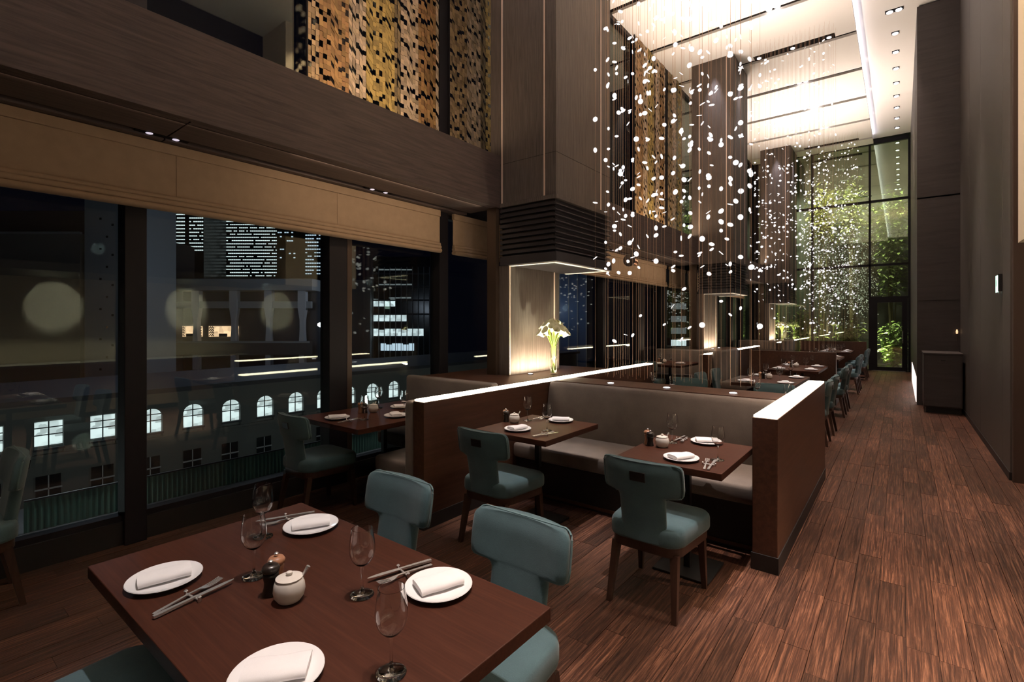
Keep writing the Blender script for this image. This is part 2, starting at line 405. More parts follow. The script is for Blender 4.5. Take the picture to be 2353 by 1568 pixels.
# roman blinds
def blind(y0, y1, label):
    t = thing('roman_blind', label, 'blind', (XL + 0.10, (y0 + y1) / 2, 0), 0, 'roman blinds on the windows')
    h = (y1 - y0) / 2
    obj('fabric_panel', box(-0.006, 0.006, -h, h, 2.45, 2.80, 0.003), M['blind'], t)
    obj('head_rail', box(-0.02, 0.022, -h, h, 2.775, 2.845, 0.004), M['blind'], t)
    for i, (z0, z1, d) in enumerate(((2.435, 2.475, 0.022), (2.395, 2.445, 0.030), (2.355, 2.405, 0.038))):
        n = 10; o = [((d * 0.9) * math.cos(2 * math.pi * q / n) + d * 0.3, (z0 + z1) / 2 + (z1 - z0) / 2 * math.sin(2 * math.pi * q / n)) for q in range(n)]
        obj('fold', prism(bmesh.new(), o, 'y', -h, h), M['blind'], t, 60)
    ny = max(1, round((y1 - y0) / 1.3))
    for i in range(1, ny):
        y = -h + (y1 - y0) * i / ny
        obj('seam', box(0.005, 0.009, y - 0.004, y + 0.004, 2.45, 2.78), M['blind'], t)
blind(-2.6, 4.02, 'wide tan roman blind beside the nearest dining table')
blind(4.24, 5.30, 'narrow tan roman blind between black post and first louvred column')
blind(5.50, 4.02 + P7, 'tan roman blind behind the hanging strings after the first column')
blind(4.24 + P7, 5.3 + P7, 'narrow tan roman blind beside the second column')
blind(5.5 + P7, 4.02 + 2 * P7, 'tan roman blind in the far window bay')

# ------------------------------------------------------------------ gold screens
PAL = {'copper': (0.36, 0.20, 0.095), 'pale': (0.66, 0.53, 0.42), 'gold': (0.50, 0.37, 0.13), 'olive': (0.22, 0.17, 0.11), 'tan': (0.46, 0.33, 0.21)}
def gold_screen(y0, y1, seq, label, cw=0.042, ch=0.046):
    t = thing('gold_screen', label, 'screen', (XL + 0.07, y0, 0), 0, 'gold tiled window screens')
    tot = sum(s for _, s in seq); y = 0.0; L = y1 - y0; sgn = 1
    for nm, fr in seq:
        wd = L * fr / tot; n = max(1, round(wd / cw)); w1 = wd / n
        vs, fs, cs = [], [], []; base = PAL[nm]
        for c in range(n):
            sh = random.choice((0, 0, 0.9)) * ch; ph = random.random() * ch * 4; z = 3.42 - ph
            i = random.randrange(5); gapn = random.choice((4, 5, 6))
            while z < ZC - 0.02:
                hh = ch * random.choice((1, 1, 1, 1.25)); i += 1
                if i >= gapn: i = 0; gapn = random.choice((3, 4, 5, 6, 7, 8))
                if i > 0:
                    a = y + c * w1; b_ = a + w1; off = 0.010 * (random.random() - 0.5) + sgn * 0.012 * (c / max(1, n) - 0.5)
                    k = len(vs)
                    zt = min(z + hh - 0.0015, ZC - 0.005)
                    if zt - z > 0.01:
                        vs += [(off, a, z + sh), (off, b_ - 0.001, z), (off, b_ - 0.001, zt), (off, a, zt + sh)]
                        vs += [(off - 0.003, q[1], q[2]) for q in vs[-4:]]
                        f6 = [(k, k + 1, k + 2, k + 3), (k + 7, k + 6, k + 5, k + 4), (k, k + 4, k + 5, k + 1), (k + 1, k + 5, k + 6, k + 2), (k + 2, k + 6, k + 7, k + 3), (k + 3, k + 7, k + 4, k)]
                        fs += f6
                        g = random.uniform(0.55, 1.35); mixg = random.random() * 0.35
                        cs += [tuple(min(1, (base[q] * (1 - mixg) + PAL['gold'][q] * mixg) * g) for q in range(3)) + (1,)] * 6
                z += hh
        me = bpy.data.meshes.new('screen_strip'); me.from_pydata(vs, [], fs); me.update()
        tint_mesh(me, 'tint', cs)
        o = obj_me('screen_strip', me, M['gold'], t); o['kind'] = 'stuff'
        y += wd; sgn = -sgn
    fr = bmesh.new(); bx(fr, -0.02, 0.0, -0.012, 0.0, 3.40, ZC); bx(fr, -0.02, 0.0, L, L + 0.012, 3.40, ZC)
    obj('screen_frame', fr, M['frame'], t)
seqA = [('tan', 0.5), ('copper', 1.5), ('pale', 0.9), ('gold', 1.7), ('olive', 0.35), ('pale', 1.2), ('copper', 1.2), ('pale', 0.2)]
seqB = [('tan', 1.3), ('pale', 1.2), ('olive', 0.4), ('gold', 1.3)]
for k in (0, 1, 2):
    o = k * P7
    cwk = (0.042, 0.05, 0.07)[k]
    gold_screen(2.42 + o, 4.03 + o, seqA, 'wide gold and copper tiled screen before the %s column' % ('nearest', 'second', 'third')[k], cwk, cwk * 1.1)
    if k < 2: gold_screen(4.22 + o, 5.15 + o, seqB, 'narrow gold tiled screen right beside the %s column' % ('nearest', 'second')[k], cwk, cwk * 1.1)

# ------------------------------------------------------------------ columns and their pillars
XF = -2.85
for k in (0, 1, 2):
    y0 = 4.40 + k * P7; y1 = y0 + 1.24
    nm = ('nearest', 'second', 'third')[k]
    t = thing('column', 'tall dark wood clad column with black louvred foot, %s of the row' % ('first' if k == 0 else nm), 'column', (0, y0, 0), 0, 'columns along the windows')
    obj('shaft', box(XB - 0.15, XF, 0, 1.24, 2.90, ZC, 0.004), M['col'], t)
    for x in (-3.576, -2.995):
        obj('trim_strip', box(x - 0.009, x + 0.009, -0.006, 0.004, 2.905, ZC), M['trim'], t)
    for y in (0.985,):
        obj('trim_strip', box(XF - 0.004, XF + 0.006, y - 0.009, y + 0.009, 2.905, ZC), M['trim'], t)
    obj('joint', box(XB, XF + 0.0015, -0.0015, 1.24, 3.349, 3.352), M['slot'], t)
    # louvred box
    obj('louver_core', box(XB + 0.0, XF - 0.035, 0.035, 1.20, 2.27, 2.90), M['louver'], t)
    obj('louver_cap', box(XB, XF + 0.012, -0.012, 1.252, 2.86, 2.905, 0.003), M['col'], t)
    obj('louver_foot', box(XB, XF + 0.012, -0.012, 1.252, 2.20, 2.30, 0.003), M['louver'], t)
    for i in range(9):
        z = 2.325 + i * 0.0595
        lv = bmesh.new()
        prism(lv, [(XB, z), (XF + 0.010, z), (XF - 0.03, z + 0.035), (XB, z + 0.035)], 'y', -0.010, 1.250)
        obj('louver', lv, M['louver'], t)
    ri = bmesh.new()
    for a in ((XB + 0.12, XF, 0, 0.06), (XB + 0.12, XF, 1.18, 1.24), (XF - 0.06, XF, 0.06, 1.18)):
        bx(ri, a[0], a[1], a[2], a[3], 2.188, 2.20)
    obj('underside_rim', ri, M['ceil'], t)
    obj('underside_grille', box(XB + 0.12, XF - 0.06, 0.06, 1.18, 2.193, 2.199), M['louver'], t)
    pl = thing('pillar', 'slim wood veneer pillar glowing under the %s louvred column' % nm, 'pillar', (0, y0, 0), 0, 'slim pillars below the columns')
    obj('pillar_body', box(XB - 0.15, -3.48, 0, 1.05, 0.955, 2.20, 0.003), M['col'], pl)
    for y in (0.012, 0.93):
        obj('trim_strip', box(-3.481, -3.472, y - 0.008, y + 0.008, 0.96, 2.19), M['trim'], pl)
    obj('jamb', box(XB - 0.15, XB - 0.02, -0.06, -0.002, 0.955, 2.86), M['bronze'], pl)
    # uplights on the ledge
    for q in (0.25, 0.75):
        u = thing('pillar_uplight', 'round uplight on the ledge washing the %s pillar, %s edge' % (nm, 'leading' if q < 0.5 else 'garden'), 'uplight', (-3.36, y0 + q, 0.955), 0, 'pillar uplights')
        obj('ring', lathe(bmesh.new(), [(0.035, 0), (0.035, 0.006), (0.028, 0.008)], 16), M['dark'], u)
        obj('lens', lathe(bmesh.new(), [(0.026, 0.008), (0.02, 0.011)], 16), M['lamp'], u)
    area((-3.33, y0 + 0.52, 0.985), (R(180), R(-14), 0), 0.06, 0.9, 26, (1.0, 0.80, 0.55))
    # scallop of a ceiling spot on the column front
    spot((-3.25, y0 - 0.16, ZC - 0.03), (-3.25, y0 + 0.05, 4.5), 200, COOL, 34, 0.9, 0.03)
    spot((-2.70, y0 + 0.5, ZC - 0.03), (-2.88, y0 + 0.5, 4.5), 240, COOL, 34, 0.9, 0.03)

# ------------------------------------------------------------------ end wall with glass, door and garden
fr = bmesh.new()
wend = struct('wall_end', box(XL - 0.1, -4.15, YE, YE + 0.12, 0, ZC), M['frame'])
zs = (2.42, 3.42, 5.50, ZC)
xs = (-4.15, -2.42, -0.80, 0.20)
for i in range(3):
    xa, xb = xs[i], xs[i + 1]
    z0 = 2.42 if i == 2 else 0.05
    nwin += 1
    wd = struct('window_%d' % nwin, box(xa, xb, YE + 0.05, YE + 0.062, z0, ZC), M['pane_end'])
    f = bmesh.new()
    bx(f, xa - 0.03, xa + 0.03, YE, YE + 0.12, 0, ZC)
    if i == 2: bx(f, xb - 0.02, xb + 0.04, YE, YE + 0.12, 0, ZC)
    for z in ((2.36, 3.42, 5.50) if i == 2 else (3.42, 5.50)):
        bx(f, xa, xb, YE, YE + 0.12, z - 0.035, z + 0.035)
    bx(f, xa, xb, YE, YE + 0.12, ZC - 0.02, ZC + 0.12)
    obj('window_frame', f, M['frame'], wd)
d = struct('door_1', box(-0.60, 0.03, YE + 0.045, YE + 0.057, 0.13, 2.20), M['pane_end'])
f = bmesh.new()
bx(f, -0.77, -0.60, YE, YE + 0.09, 0.0, 2.34); bx(f, 0.03, 0.17, YE, YE + 0.09, 0.0, 2.34); bx(f, -0.60, 0.03, YE, YE + 0.09, 2.20, 2.34); bx(f, -0.60, 0.03, YE, YE + 0.09, 0, 0.13)
obj('door_frame', f, M['frame'], d)
obj('threshold', box(-0.72, 0.12, YE - 0.03, YE, 0.0, 0.012), M['steel'], d)
hd = bmesh.new(); tube(hd, [(0.05, YE - 0.05, 0.9), (0.05, YE - 0.05, 1.3)], 0.012, 8); tube(hd, [(0.05, YE - 0.05, 0.95), (0.05, YE + 0.0, 0.95)], 0.008, 6); tube(hd, [(0.05, YE - 0.05, 1.25), (0.05, YE + 0.0, 1.25)], 0.008, 6)
obj('door_handle', hd, M['steel'], d, 40)
struct('wall_garden', box(-6.5, 2.5, 23.6, 23.8, -0.5, 9.0), M['night_wall'])
struct('floor_garden', box(-6.5, 2.5, YE + 0.3, 23.6, -0.2, 0.0), M['soil'])
def plant(x, y, h, wdt, n, label, hue=0.0, z0=0.0, droop=0.4):
    t = thing('garden_plant', label, 'plant', (x, y, 0), 0, 'plants in the garden behind the end glass')
    st = bmesh.new(); tips = []
    for i in range(9):
        a = random.random() * 6.28; rr = random.random() * wdt
        p = [(0.12 * rr * math.cos(a), 0.12 * rr * math.sin(a), 0), (0.5 * rr * math.cos(a), 0.5 * rr * math.sin(a) * 0.6, h * 0.5), (rr * math.cos(a), rr * math.sin(a) * 0.6, h * random.uniform(0.8, 1.0))]
        tube(st, p, [0.02, 0.013, 0.006], 5); tips.append(p)
    obj('stem', st, M['bark'], t)
    vs, fs, cs = [], [], []
    for i in range(n):
        p = random.choice(tips); u = random.random() ** 0.7; u = z0 / h + (1 - z0 / h) * u
        q = Vector(p[1]).lerp(Vector(p[2]), u * 2 - 1) if u > 0.5 else Vector(p[0]).lerp(Vector(p[1]), u * 2)
        q = q + Vector((random.gauss(0, 0.17), random.gauss(0, 0.15), random.gauss(0, 0.16)))
        a = random.random() * 6.28; L = random.uniform(0.11, 0.25); wd = L * random.uniform(0.16, 0.3)
        dr = Vector((math.cos(a), math.sin(a), -random.uniform(0, droop * 2))).normalized(); sd = dr.cross(Vector((0, 0, 1))).normalized()
        up = sd.cross(dr) * (0.12 * L)
        k = len(vs)
        vs += [q, q + dr * L * 0.45 + sd * wd + up, q + dr * L, q + dr * L * 0.45 - sd * wd + up]
        fs += [(k, k + 1, k + 2), (k, k + 2, k + 3)]
        g = random.uniform(0.6, 1.3)
        c = (min(1, (0.22 + hue * 0.28) * g), min(1, (0.31 + hue * 0.14) * g), (0.09 + hue * 0.10) * g, 1); cs += [c, c]
    me = bpy.data.meshes.new('foliage'); me.from_pydata([tuple(v) for v in vs], [], fs); me.update(); tint_mesh(me, 'tint', cs)
    o = obj_me('foliage', me, M['leaf'], t); o['kind'] = 'stuff'
kinds = [(-3.85, 22.0, 6.4, 0.30, 900, 0.8, 4.6, 'tall pale bamboo at the window side of the garden'),
         (-2.35, 22.1, 6.8, 0.4, 900, 0.7, 5.0, 'tallest bamboo clump with pale yellow tips'),
         (-1.45, 22.2, 6.9, 0.22, 600, 0.3, 5.2, 'slender bamboo behind the middle pane of the end glass'),
         (-0.25, 22.2, 6.8, 0.35, 1500, 0.05, 2.4, 'green leafy tree above the glass door'),
         (-0.20, 21.1, 1.5, 0.3, 600, 0.05, 0.0, 'round bright shrub seen through the glass door'),
         (-1.5, 21.1, 1.5, 0.28, 500, 0.3, 0.0, 'low shrub behind the last booth'),
         (-2.85, 21.1, 1.9, 0.28, 650, 0.3, 0.0, 'medium shrub beside the last pillar'),
         (-4.15, 21.1, 2.4, 0.28, 650, 0.3, 0.0, 'tall shrub beyond the last pillar')]
for x, y, h, wd, n, hue, z0, lb in kinds: plant(x, y, h, wd, n, lb, hue, z0)
for x, zt, e in ((-3.4, 3, 500), (-2.2, 3, 220), (-0.5, 4.0, 500)):
    spot((x, 20.75, 0.15), (x - 0.1, 22.2, zt), e, (0.95, 1.0, 0.62), 70, 0.8, 0.08)
for x, e in ((-3.5, 1700), (-2.4, 1500), (-1.3, 800), (-0.3, 800)):
    spot((x, 20.7, 7.2), (x, 22.2, 5.6), e, (1.0, 0.98, 0.74), 85, 0.8, 0.08)
spot((-0.35, 20.4, 2.9), (-0.15, 21.3, 0.9), 420, (0.95, 1.0, 0.7), 60, 0.7, 0.05)

# ------------------------------------------------------------------ right side walls
struct('wall_right', box(XR1, XR1 + 0.1, 12.16, YE + 0.1, 0, ZC + 0.2), M['wallr'])
wpan = struct('wall_panel', box(XR1, XR0 + 0.3, 12.10, 12.16, 0, ZC + 0.13), M['panel'])
for z in (1.9, 3.9, 5.8):
    obj('panel', box(XR1 + 0.004, XR0, 12.085, 12.10, z - 1.93, z - 0.004 if z < 5 else ZC + 0.12), M['panel'], wpan)
wr2 = struct('wall_right_near', box(XR0, XR0 + 0.1, 6.87, 12.10, 0, ZC + 0.2), M['wallr'])
for a, b in ((6.88, 7.35), (7.36, 9.2), (9.21, 10.6), (10.61, 12.09)):
    obj('panel', box(XR0 - 0.012, XR0, a, b, 0.08, ZC + 0.12), M['wallr'], wr2)
struct('baseboard_right', box(XR0 - 0.02, XR0, 6.87, 12.1, 0, 0.08), M['plinth'])
struct('wall_return', box(XR0, 2.5, 6.80, 6.87, 0, ZC + 0.13), M['brown'])
bh = struct('wall_bulkhead', box(0.867, 2.5, 5.0, 6.60, 2.30, ZC + 0.15), M['cream'])
struct('wall_upper', box(1.80, 2.5, YB, 4.998, 2.30, ZC + 0.15), M['wallr'])
struct('ceiling_alcove', box(0.90, 1.80, YB, 4.998, 2.30, 2.42), M['wallr'])
struct('wall_alcove', box(XA, XA + 0.1, YB, 6.8, 0, 2.30), M['cream'])
struct('wall_back', box(XL - 0.1, XA + 0.1, YB - 0.1, YB, 0, ZC + 0.2), M['wallr'])
fl = struct('trim_floor_light_wash', box(XR1 - 0.012, XR1 - 0.001, 12.4, 17.0, 0.02, 0.50), M['floorled_wash'])  # glowing panel stands for the floor light and its wash on the wall
# spotlit alcove wall, counter
for y in (-2.1, -0.15, 1.85, 3.8, 5.6):
    spot((1.75, y, 2.26), (2.4, y, 1.9), 190, (0.95, 1.0, 0.88), 56, 1.0, 0.03)
t = thing('service_counter', 'long cream service counter with lit top by the alcove wall', 'counter', (2.05, 1.4, 0))
obj('counter_body', box(-0.22, 0.33, -3.4, 3.4, 0.08, 0.86, 0.01), M['cream'], t)
obj('counter_top', box(-0.26, 0.34, -3.45, 3.45, 0.86, 0.90, 0.005), M['china'], t)
obj('plinth', box(-0.18, 0.33, -3.38, 3.38, 0.0, 0.08), M['plinth'], t)
area((1.95, 1.4, 1.3), (0, 0, 0), 0.3, 6.0, 14, (1.0, 0.92, 0.7))
spot((1.15, 3.4, 2.28), (0.60, 2.9, 0), 420, WARM, 74, 0.8, 0.04)
spot((1.15, 1.2, 2.28), (0.35, 1.3, 0), 110, WARM, 80, 0.8, 0.04)
area((0.30, 5.8, ZC - 0.4), (0, R(-35), 0), 0.2, 1.4, 120, WARM, 100)
# low cabinet before the panel, exit sign
t = thing('low_cabinet', 'dark low cabinet standing before the tall wall panel', 'cabinet', (0.555, 11.6, 0))
obj('cabinet_body', box(-0.24, 0.26, -0.40, 0.46, 0.10, 1.00, 0.004), M['panel'], t)
obj('cabinet_top', box(-0.25, 0.27, -0.42, 0.48, 1.00, 1.03, 0.003), M['panel'], t)
obj('plinth', box(-0.21, 0.25, -0.36, 0.44, 0, 0.10), M['plinth'], t)
dr = obj('door', box(-0.225, 0.245, -0.418, -0.402, 0.12, 0.985, 0.003), M['panel'], t)
obj('handle', box(-0.02, 0.04, -0.432, -0.418, 0.90, 0.915), M['dark'], dr)
t = thing('wall_lamp', 'tiny warm lamp stem on the panel beside the cabinet', 'lamp', (0.80, 12.07, 1.30))
obj('stem', box(-0.008, 0.008, -0.02, 0.01, -0.08, 0.05), M['bronze'], t); obj('bulb', lathe(bmesh.new(), [(0.012, 0.05), (0.016, 0.09), (0.006, 0.13)], 10, (0, -0.01, 0)), glow('small_bulb', (1, 0.6, 0.3), 1.2, False), t)
t = thing('exit_sign', 'lit green and white exit sign box projecting from the wall', 'sign', (XR0 - 0.012, 7.42, 1.97))
obj('housing', box(-0.034, 0.0, -0.075, 0.075, -0.085, 0.10, 0.003), M['dark'], t)
fc = obj('sign_face', box(-0.038, -0.034, -0.066, 0.070, -0.095, 0.085), M['exit'], t)
obj('running_figure', box(-0.0395, -0.038, -0.02, 0.03, -0.03, 0.04), M['exit_g'], fc)
obj('bracket', box(-0.03, -0.008, -0.06, -0.03, -0.11, -0.085), M['steel'], t)

# ------------------------------------------------------------------ partitions, booths
def partition(x0, x1, y0, y1, label, led=True, h=0.955):
    t = thing('partition', label, 'partition', ((x0 + x1) / 2, (y0 + y1) / 2, 0), 0, 'low wooden partitions')
    hx, hy = (x1 - x0) / 2, (y1 - y0) / 2
    obj('panel', box(-hx, hx, -hy, hy, 0.10, h, 0.004), M['part'], t)
    obj('baseboard', box(-hx - 0.006, hx + 0.006, -hy - 0.006, hy + 0.006, 0, 0.105, 0.002), M['plinth'], t)
    if led: obj('light_strip', box(-hx + 0.006, hx - 0.006, -hy + 0.01, hy - 0.02, h, h + 0.014, 0.003), M['led'], t)
    return t
partition(-0.74, -0.595, 3.41, 5.82, 'low wooden partition with glowing top at the aisle end of the grey banquette')
for k, nm in enumerate(('nearest', 'second', 'third')):
    o = k * P7
    partition(-2.92, -2.80, 2.52 + o, min(6.90 if k < 1 else 6.75 + o, YE - 0.15), 'long wooden partition with glowing top running past the %s louvred column' % nm)

def cushion(bm, x0, x1, y0, y1, z0, z1, r=0.035):
    return bx(bm, x0, x1, y0, y1, z0, z1, r, 4)
# main grey banquette: seat and high back facing the camera
t = thing('banquette', 'long grey upholstered banquette with high back between two glowing partitions', 'banquette', (-1.77, 4.0, 0))
obj('seat', cushion(bmesh.new(), -1.02, 1.02, -0.42, 0.16, 0.33, 0.46, 0.03), M['grey'], t, 50)
bk = bmesh.new()
prof = [(0.12, 0.42), (0.155, 0.75), (0.185, 0.905), (0.197, 0.935), (0.215, 0.952), (0.25, 0.955), (0.285, 0.94), (0.295, 0.90), (0.295, 0.33), (0.14, 0.33)]
prism(bk, prof, 'x', -1.02, 1.02)
obj('backrest', bk, M['grey'], t, 50)
obj('base', box(-1.02, 1.02, -0.36, 0.28, 0.0, 0.33), M['plinth'], t)
obj('kick_trim', box(-1.0, 1.0, -0.372, -0.36, 0.02, 0.045), M['part'], t)
t = thing('booth_ledge', 'wooden ledge carrying round uplights behind the grey banquette', 'ledge', (-1.77, 4.50, 0))
obj('ledge_top', box(-1.02, 1.02, -0.20, 0.20, 0.915, 0.957, 0.004), M['part'], t)
obj('ledge_body', box(-1.01, 1.01, -0.19, 0.18, 0.0, 0.915), M['part'], t)
for x in (-2.24, -1.68, -1.11):
    u = thing('ledge_uplight', 'round white uplight in the ledge behind the banquette, %s' % {-2.24: 'beside the long partition', -1.68: 'in the middle', -1.11: 'beside the aisle partition'}[x], 'uplight', (x, 4.44, 0.957), 0, 'round uplights on the booth ledge')
    obj('lens', lathe(bmesh.new(), [(0.030, 0.0), (0.030, 0.004), (0.022, 0.007)], 20), M['lamp'], u)
    obj('ring', lathe(bmesh.new(), [(0.036, 0.0), (0.036, 0.003)], 20), M['steel'], u)
    spot((x, 4.46, 1.00), (x, 4.78, 4.0), 32, (1.0, 0.80, 0.55), 60, 0.8, 0.02)
# reverse booth behind the ledge
t = thing('banquette', 'grey banquette facing the far end, back to back with the near one', 'banquette', (-1.77, 5.09, 0))
obj('seat', cushion(bmesh.new(), -1.02, 1.02, -0.15, 0.40, 0.33, 0.46, 0.03), M['grey'], t, 50)
obj('backrest', cushion(bmesh.new(), -1.02, 1.02, -0.30, -0.15, 0.33, 0.90, 0.03), M['grey'], t, 50)
obj('base', box(-1.02, 1.02, -0.28, 0.34, 0, 0.33), M['plinth'], t)
# window booths: corner banquette, wooden ledge behind
def window_booth(o, nm):
    t = thing('corner_banquette', 'corner banquette of grey fabric by the window before the %s column' % nm, 'banquette', (-3.55, 3.1 + o, 0), 0, 'corner banquettes by the windows')
    obj('seat', cushion(bmesh.new(), 0.12, 0.54, -0.56, 0.45, 0.33, 0.46, 0.03), M['grey'], t, 50)
    obj('seat', cushion(bmesh.new(), -0.66, 0.115, 0.05, 0.45, 0.33, 0.46, 0.03), M['grey'], t, 50)
    obj('backrest', cushion(bmesh.new(), 0.545, 0.625, -0.60, 0.555, 0.20, 0.955, 0.03), M['grey'], t, 50)
    obj('backrest', cushion(bmesh.new(), -0.70, 0.54, 0.46, 0.56, 0.33, 0.98, 0.03), M['grey'], t, 50)
    obj('base', box(0.16, 0.54, -0.50, 0.45, 0, 0.33), M['plinth'], t)
    obj('base', box(-0.66, 0.16, 0.12, 0.45, 0, 0.33), M['plinth'], t)
    t = thing('window_ledge', 'broad wooden ledge carrying the slim pillar of the %s column' % nm, 'ledge', (-3.55, 4.8 + o, 0), 0, 'ledges under the pillars')
    L = 1.1 if o < 10 else 0.95
    obj('ledge_top', box(-0.72, 0.62, -1.12, L, 0.915, 0.955, 0.004), M['part'], t)
    obj('ledge_body', box(-0.70, 0.60, -1.10, L - 0.02, 0.0, 0.915), M['part'], t)
for k, nm in enumerate(('nearest', 'second', 'third')): window_booth(k * P7, nm)
# far booth walls across the hall
def cross_wall(y, x0, x1, label, rev):
    t = thing('booth_wall', label, 'partition', ((x0 + x1) / 2, y, 0), 0, 'booth walls across the hall'); h = (x1 - x0) / 2
    obj('panel', box(-h, h, -0.05, 0.05, 0.10, 0.985, 0.004), M['part'], t)
    obj('baseboard', box(-h - 0.004, h + 0.004, -0.055, 0.055, 0, 0.10), M['plinth'], t)
    if rev:
        obj('seat', cushion(bmesh.new(), -h, h, 0.14, 0.62, 0.33, 0.46, 0.03), M['grey'], t, 50)
        obj('backrest', cushion(bmesh.new(), -h, h, 0.055, 0.15, 0.33, 0.95, 0.03), M['grey'], t, 50)
        obj('seat_base', box(-h, h, 0.06, 0.55, 0, 0.33), M['plinth'], t)
cross_wall(11.15, -2.44, -0.96, 'dark wooden booth wall behind the aisle tables with a grey seat beyond', True)
cross_wall(18.1, -2.50, -0.80, 'dark wooden booth wall before the garden glass', False)
def side_bench(y0, y1, label):
    t = thing('side_banquette', label, 'banquette', (-2.62, (y0 + y1) / 2, 0), 0, 'side banquettes along the partitions'); h = (y1 - y0) / 2
    obj('seat', cushion(bmesh.new(), -0.02, 0.44, -h, h, 0.33, 0.46, 0.03), M['grey'], t, 50)
    obj('backrest', cushion(bmesh.new(), -0.16, -0.03, -h, h, 0.33, 1.02, 0.045), M['grey'], t, 50)
    obj('base', box(-0.12, 0.38, -h + 0.02, h - 0.02, 0, 0.33), M['plinth'], t)
side_bench(9.62, 11.05, 'pale grey side banquette against the second glowing partition')
side_bench(16.4, 18.0, 'pale grey side banquette against the third glowing partition')

# ------------------------------------------------------------------ chairs
def make_chair(label, loc, rz, group):
    t = thing('dining_chair', label, 'chair', loc, rz, group)
    sb = bmesh.new(); rings = []
    for z, s in ((0.365, 0.94), (0.372, 0.985), (0.385, 1.0), (0.43, 1.0), (0.447, 0.985), (0.458, 0.95), (0.464, 0.86), (0.467, 0.6), (0.468, 0.2)):
        rings.append([(x * s, y * s + 0.0, z) for x, y in rrect(0.225, 0.235, 0.085, 7, taper=0.10)])
    skin(sb, rings); obj('seat', sb, M['teal'], t, 60)
    # T-shaped, slightly curved back
    rows = [(0.38, 0.124), (0.46, 0.126), (0.58, 0.127), (0.612, 0.130), (0.625, 0.138), (0.633, 0.155), (0.637, 0.192), (0.641, 0.210), (0.650, 0.218), (0.68, 0.222), (0.74, 0.222), (0.785, 0.220), (0.800, 0.214), (0.809, 0.203), (0.813, 0.185)]
    us = [-1, -0.985, -0.93, -0.8, -0.6, -0.35, 0, 0.35, 0.6, 0.8, 0.93, 0.985, 1]
    def yc(x, z): return -0.215 - 0.16 * max(0, z - 0.46) + 0.95 * x * x
    rings = []
    for z, wd in rows:
        e = 1.0 if z < 0.80 else 0.7
        fr = []; bk = []
        for u in us:
            x = u * wd; th = 0.030 * e * max(0.25, (1 - abs(u) ** 10) ** 0.5); y = yc(x, z)
            fr.append((x, y + th, z)); bk.append((x, y - th, z))
        rings.append(fr + bk[::-1])
    bb = bmesh.new(); skin(bb, rings); back = obj('backrest', bb, M['teal'], t, 55)
    pp = bmesh.new(); pts = [(-wd, z) for z, wd in rows[4:]] + [(wd, z) for z, wd in rows[4:][::-1]]
    tube(pp, [(x, yc(x, z) - 0.017, z) for x, z in pts], 0.0045, 5); obj('piping', pp, M['pipe'], back, 60)
    hs = bmesh.new(); bx(hs, -0.043, 0.043, -0.004, 0.004, -0.026, 0.026, 0.002)
    hp = obj('handle_plate', hs, M['dark'], back); hp.location = (0, yc(0, 0.735) - 0.031, 0.735); hp.rotation_euler = (R(9), 0, 0)
    ap = bmesh.new(); rings = [[(x * s, y * s, z) for x, y in rrect(0.215, 0.225, 0.08, 6, taper=0.10)] for z, s in ((0.315, 0.97), (0.32, 0.985), (0.368, 0.985))]
    skin(ap, rings); obj('apron', ap, M['leg'], t, 50)
    for sx in (-1, 1):
        for sy in (-1, 1):
            lg = bmesh.new(); xt, yt = sx * (0.165 if sy < 0 else 0.185), sy * 0.185
            xb_, yb_ = sx * (0.185 if sy < 0 else 0.195), sy * (0.245 if sy < 0 else 0.215)
            a, b = 0.021, 0.013
            skin(lg, [[(xb_ + i * b, yb_ + j * b, 0.0) for i, j in ((-1, -1), (1, -1), (1, 1), (-1, 1))], [(xt + i * a, yt + j * a, 0.33) for i, j in ((-1, -1), (1, -1), (1, 1), (-1, 1))]])
            obj('leg', lg, M['leg'], t)
    return t
H = math.pi
ch = make_chair('teal upholstered chair on the far side of the nearest table, beside the aisle', (-1.13, 1.27, 0), H, 'teal dining chairs')
for loc, rz, lb in [((-1.87, 1.30, 0), H, 'teal chair on the far side of the nearest table, nearer the window'),
        ((-1.82, 0.36, 0), 0, 'teal chair tucked under the near side of the nearest table, towards the window'),
        ((-1.11, 0.34, 0), 0, 'teal chair tucked under the near side of the nearest table, towards the aisle'),
        ((-2.27, 2.80, 0), 0, 'teal chair seen from behind at the small table beside the long glowing partition'),
        ((-1.10, 2.775, 0), 0, 'teal chair seen from behind at the small table beside the aisle partition'),
        ((-3.85, 2.30, 0), 0, 'shaded teal chair at the window table'),
        ((-3.99, 0.26, 0), H, 'teal chair close to the window glass beside the nearest table'),
        ((-1.20, 6.42, 0), H, 'teal chair behind the ledge facing the reverse banquette, aisle side'),
        ((-2.20, 6.42, 0), H, 'teal chair behind the ledge facing the reverse banquette, window side'),
        ((-3.85, 2.30 + P7, 0), 0, 'teal chair at the second window table beyond the strings')]:
    dup(ch, loc, rz, lb)
for y, tb, en in ((7.50, 'first', 'banquette'), (8.28, 'first', 'garden'), (9.90, 'second', 'banquette'), (10.65, 'second', 'garden'), (13.25, 'third', 'banquette'), (14.05, 'third', 'garden'), (16.5, 'fourth', 'banquette'), (17.25, 'fourth', 'garden')):
    dup(ch, (-0.97, y, 0), H / 2, 'teal chair on the aisle side of the %s aisle table, %s end' % (tb, en))
for y, tb, en in ((7.50, 'first', 'banquette'), (8.28, 'first', 'garden'), (13.25, 'third', 'banquette'), (14.05, 'third', 'garden')):
    dup(ch, (-2.10, y, 0), -H / 2, 'teal chair on the partition side of the %s aisle table, %s end' % (tb, en))

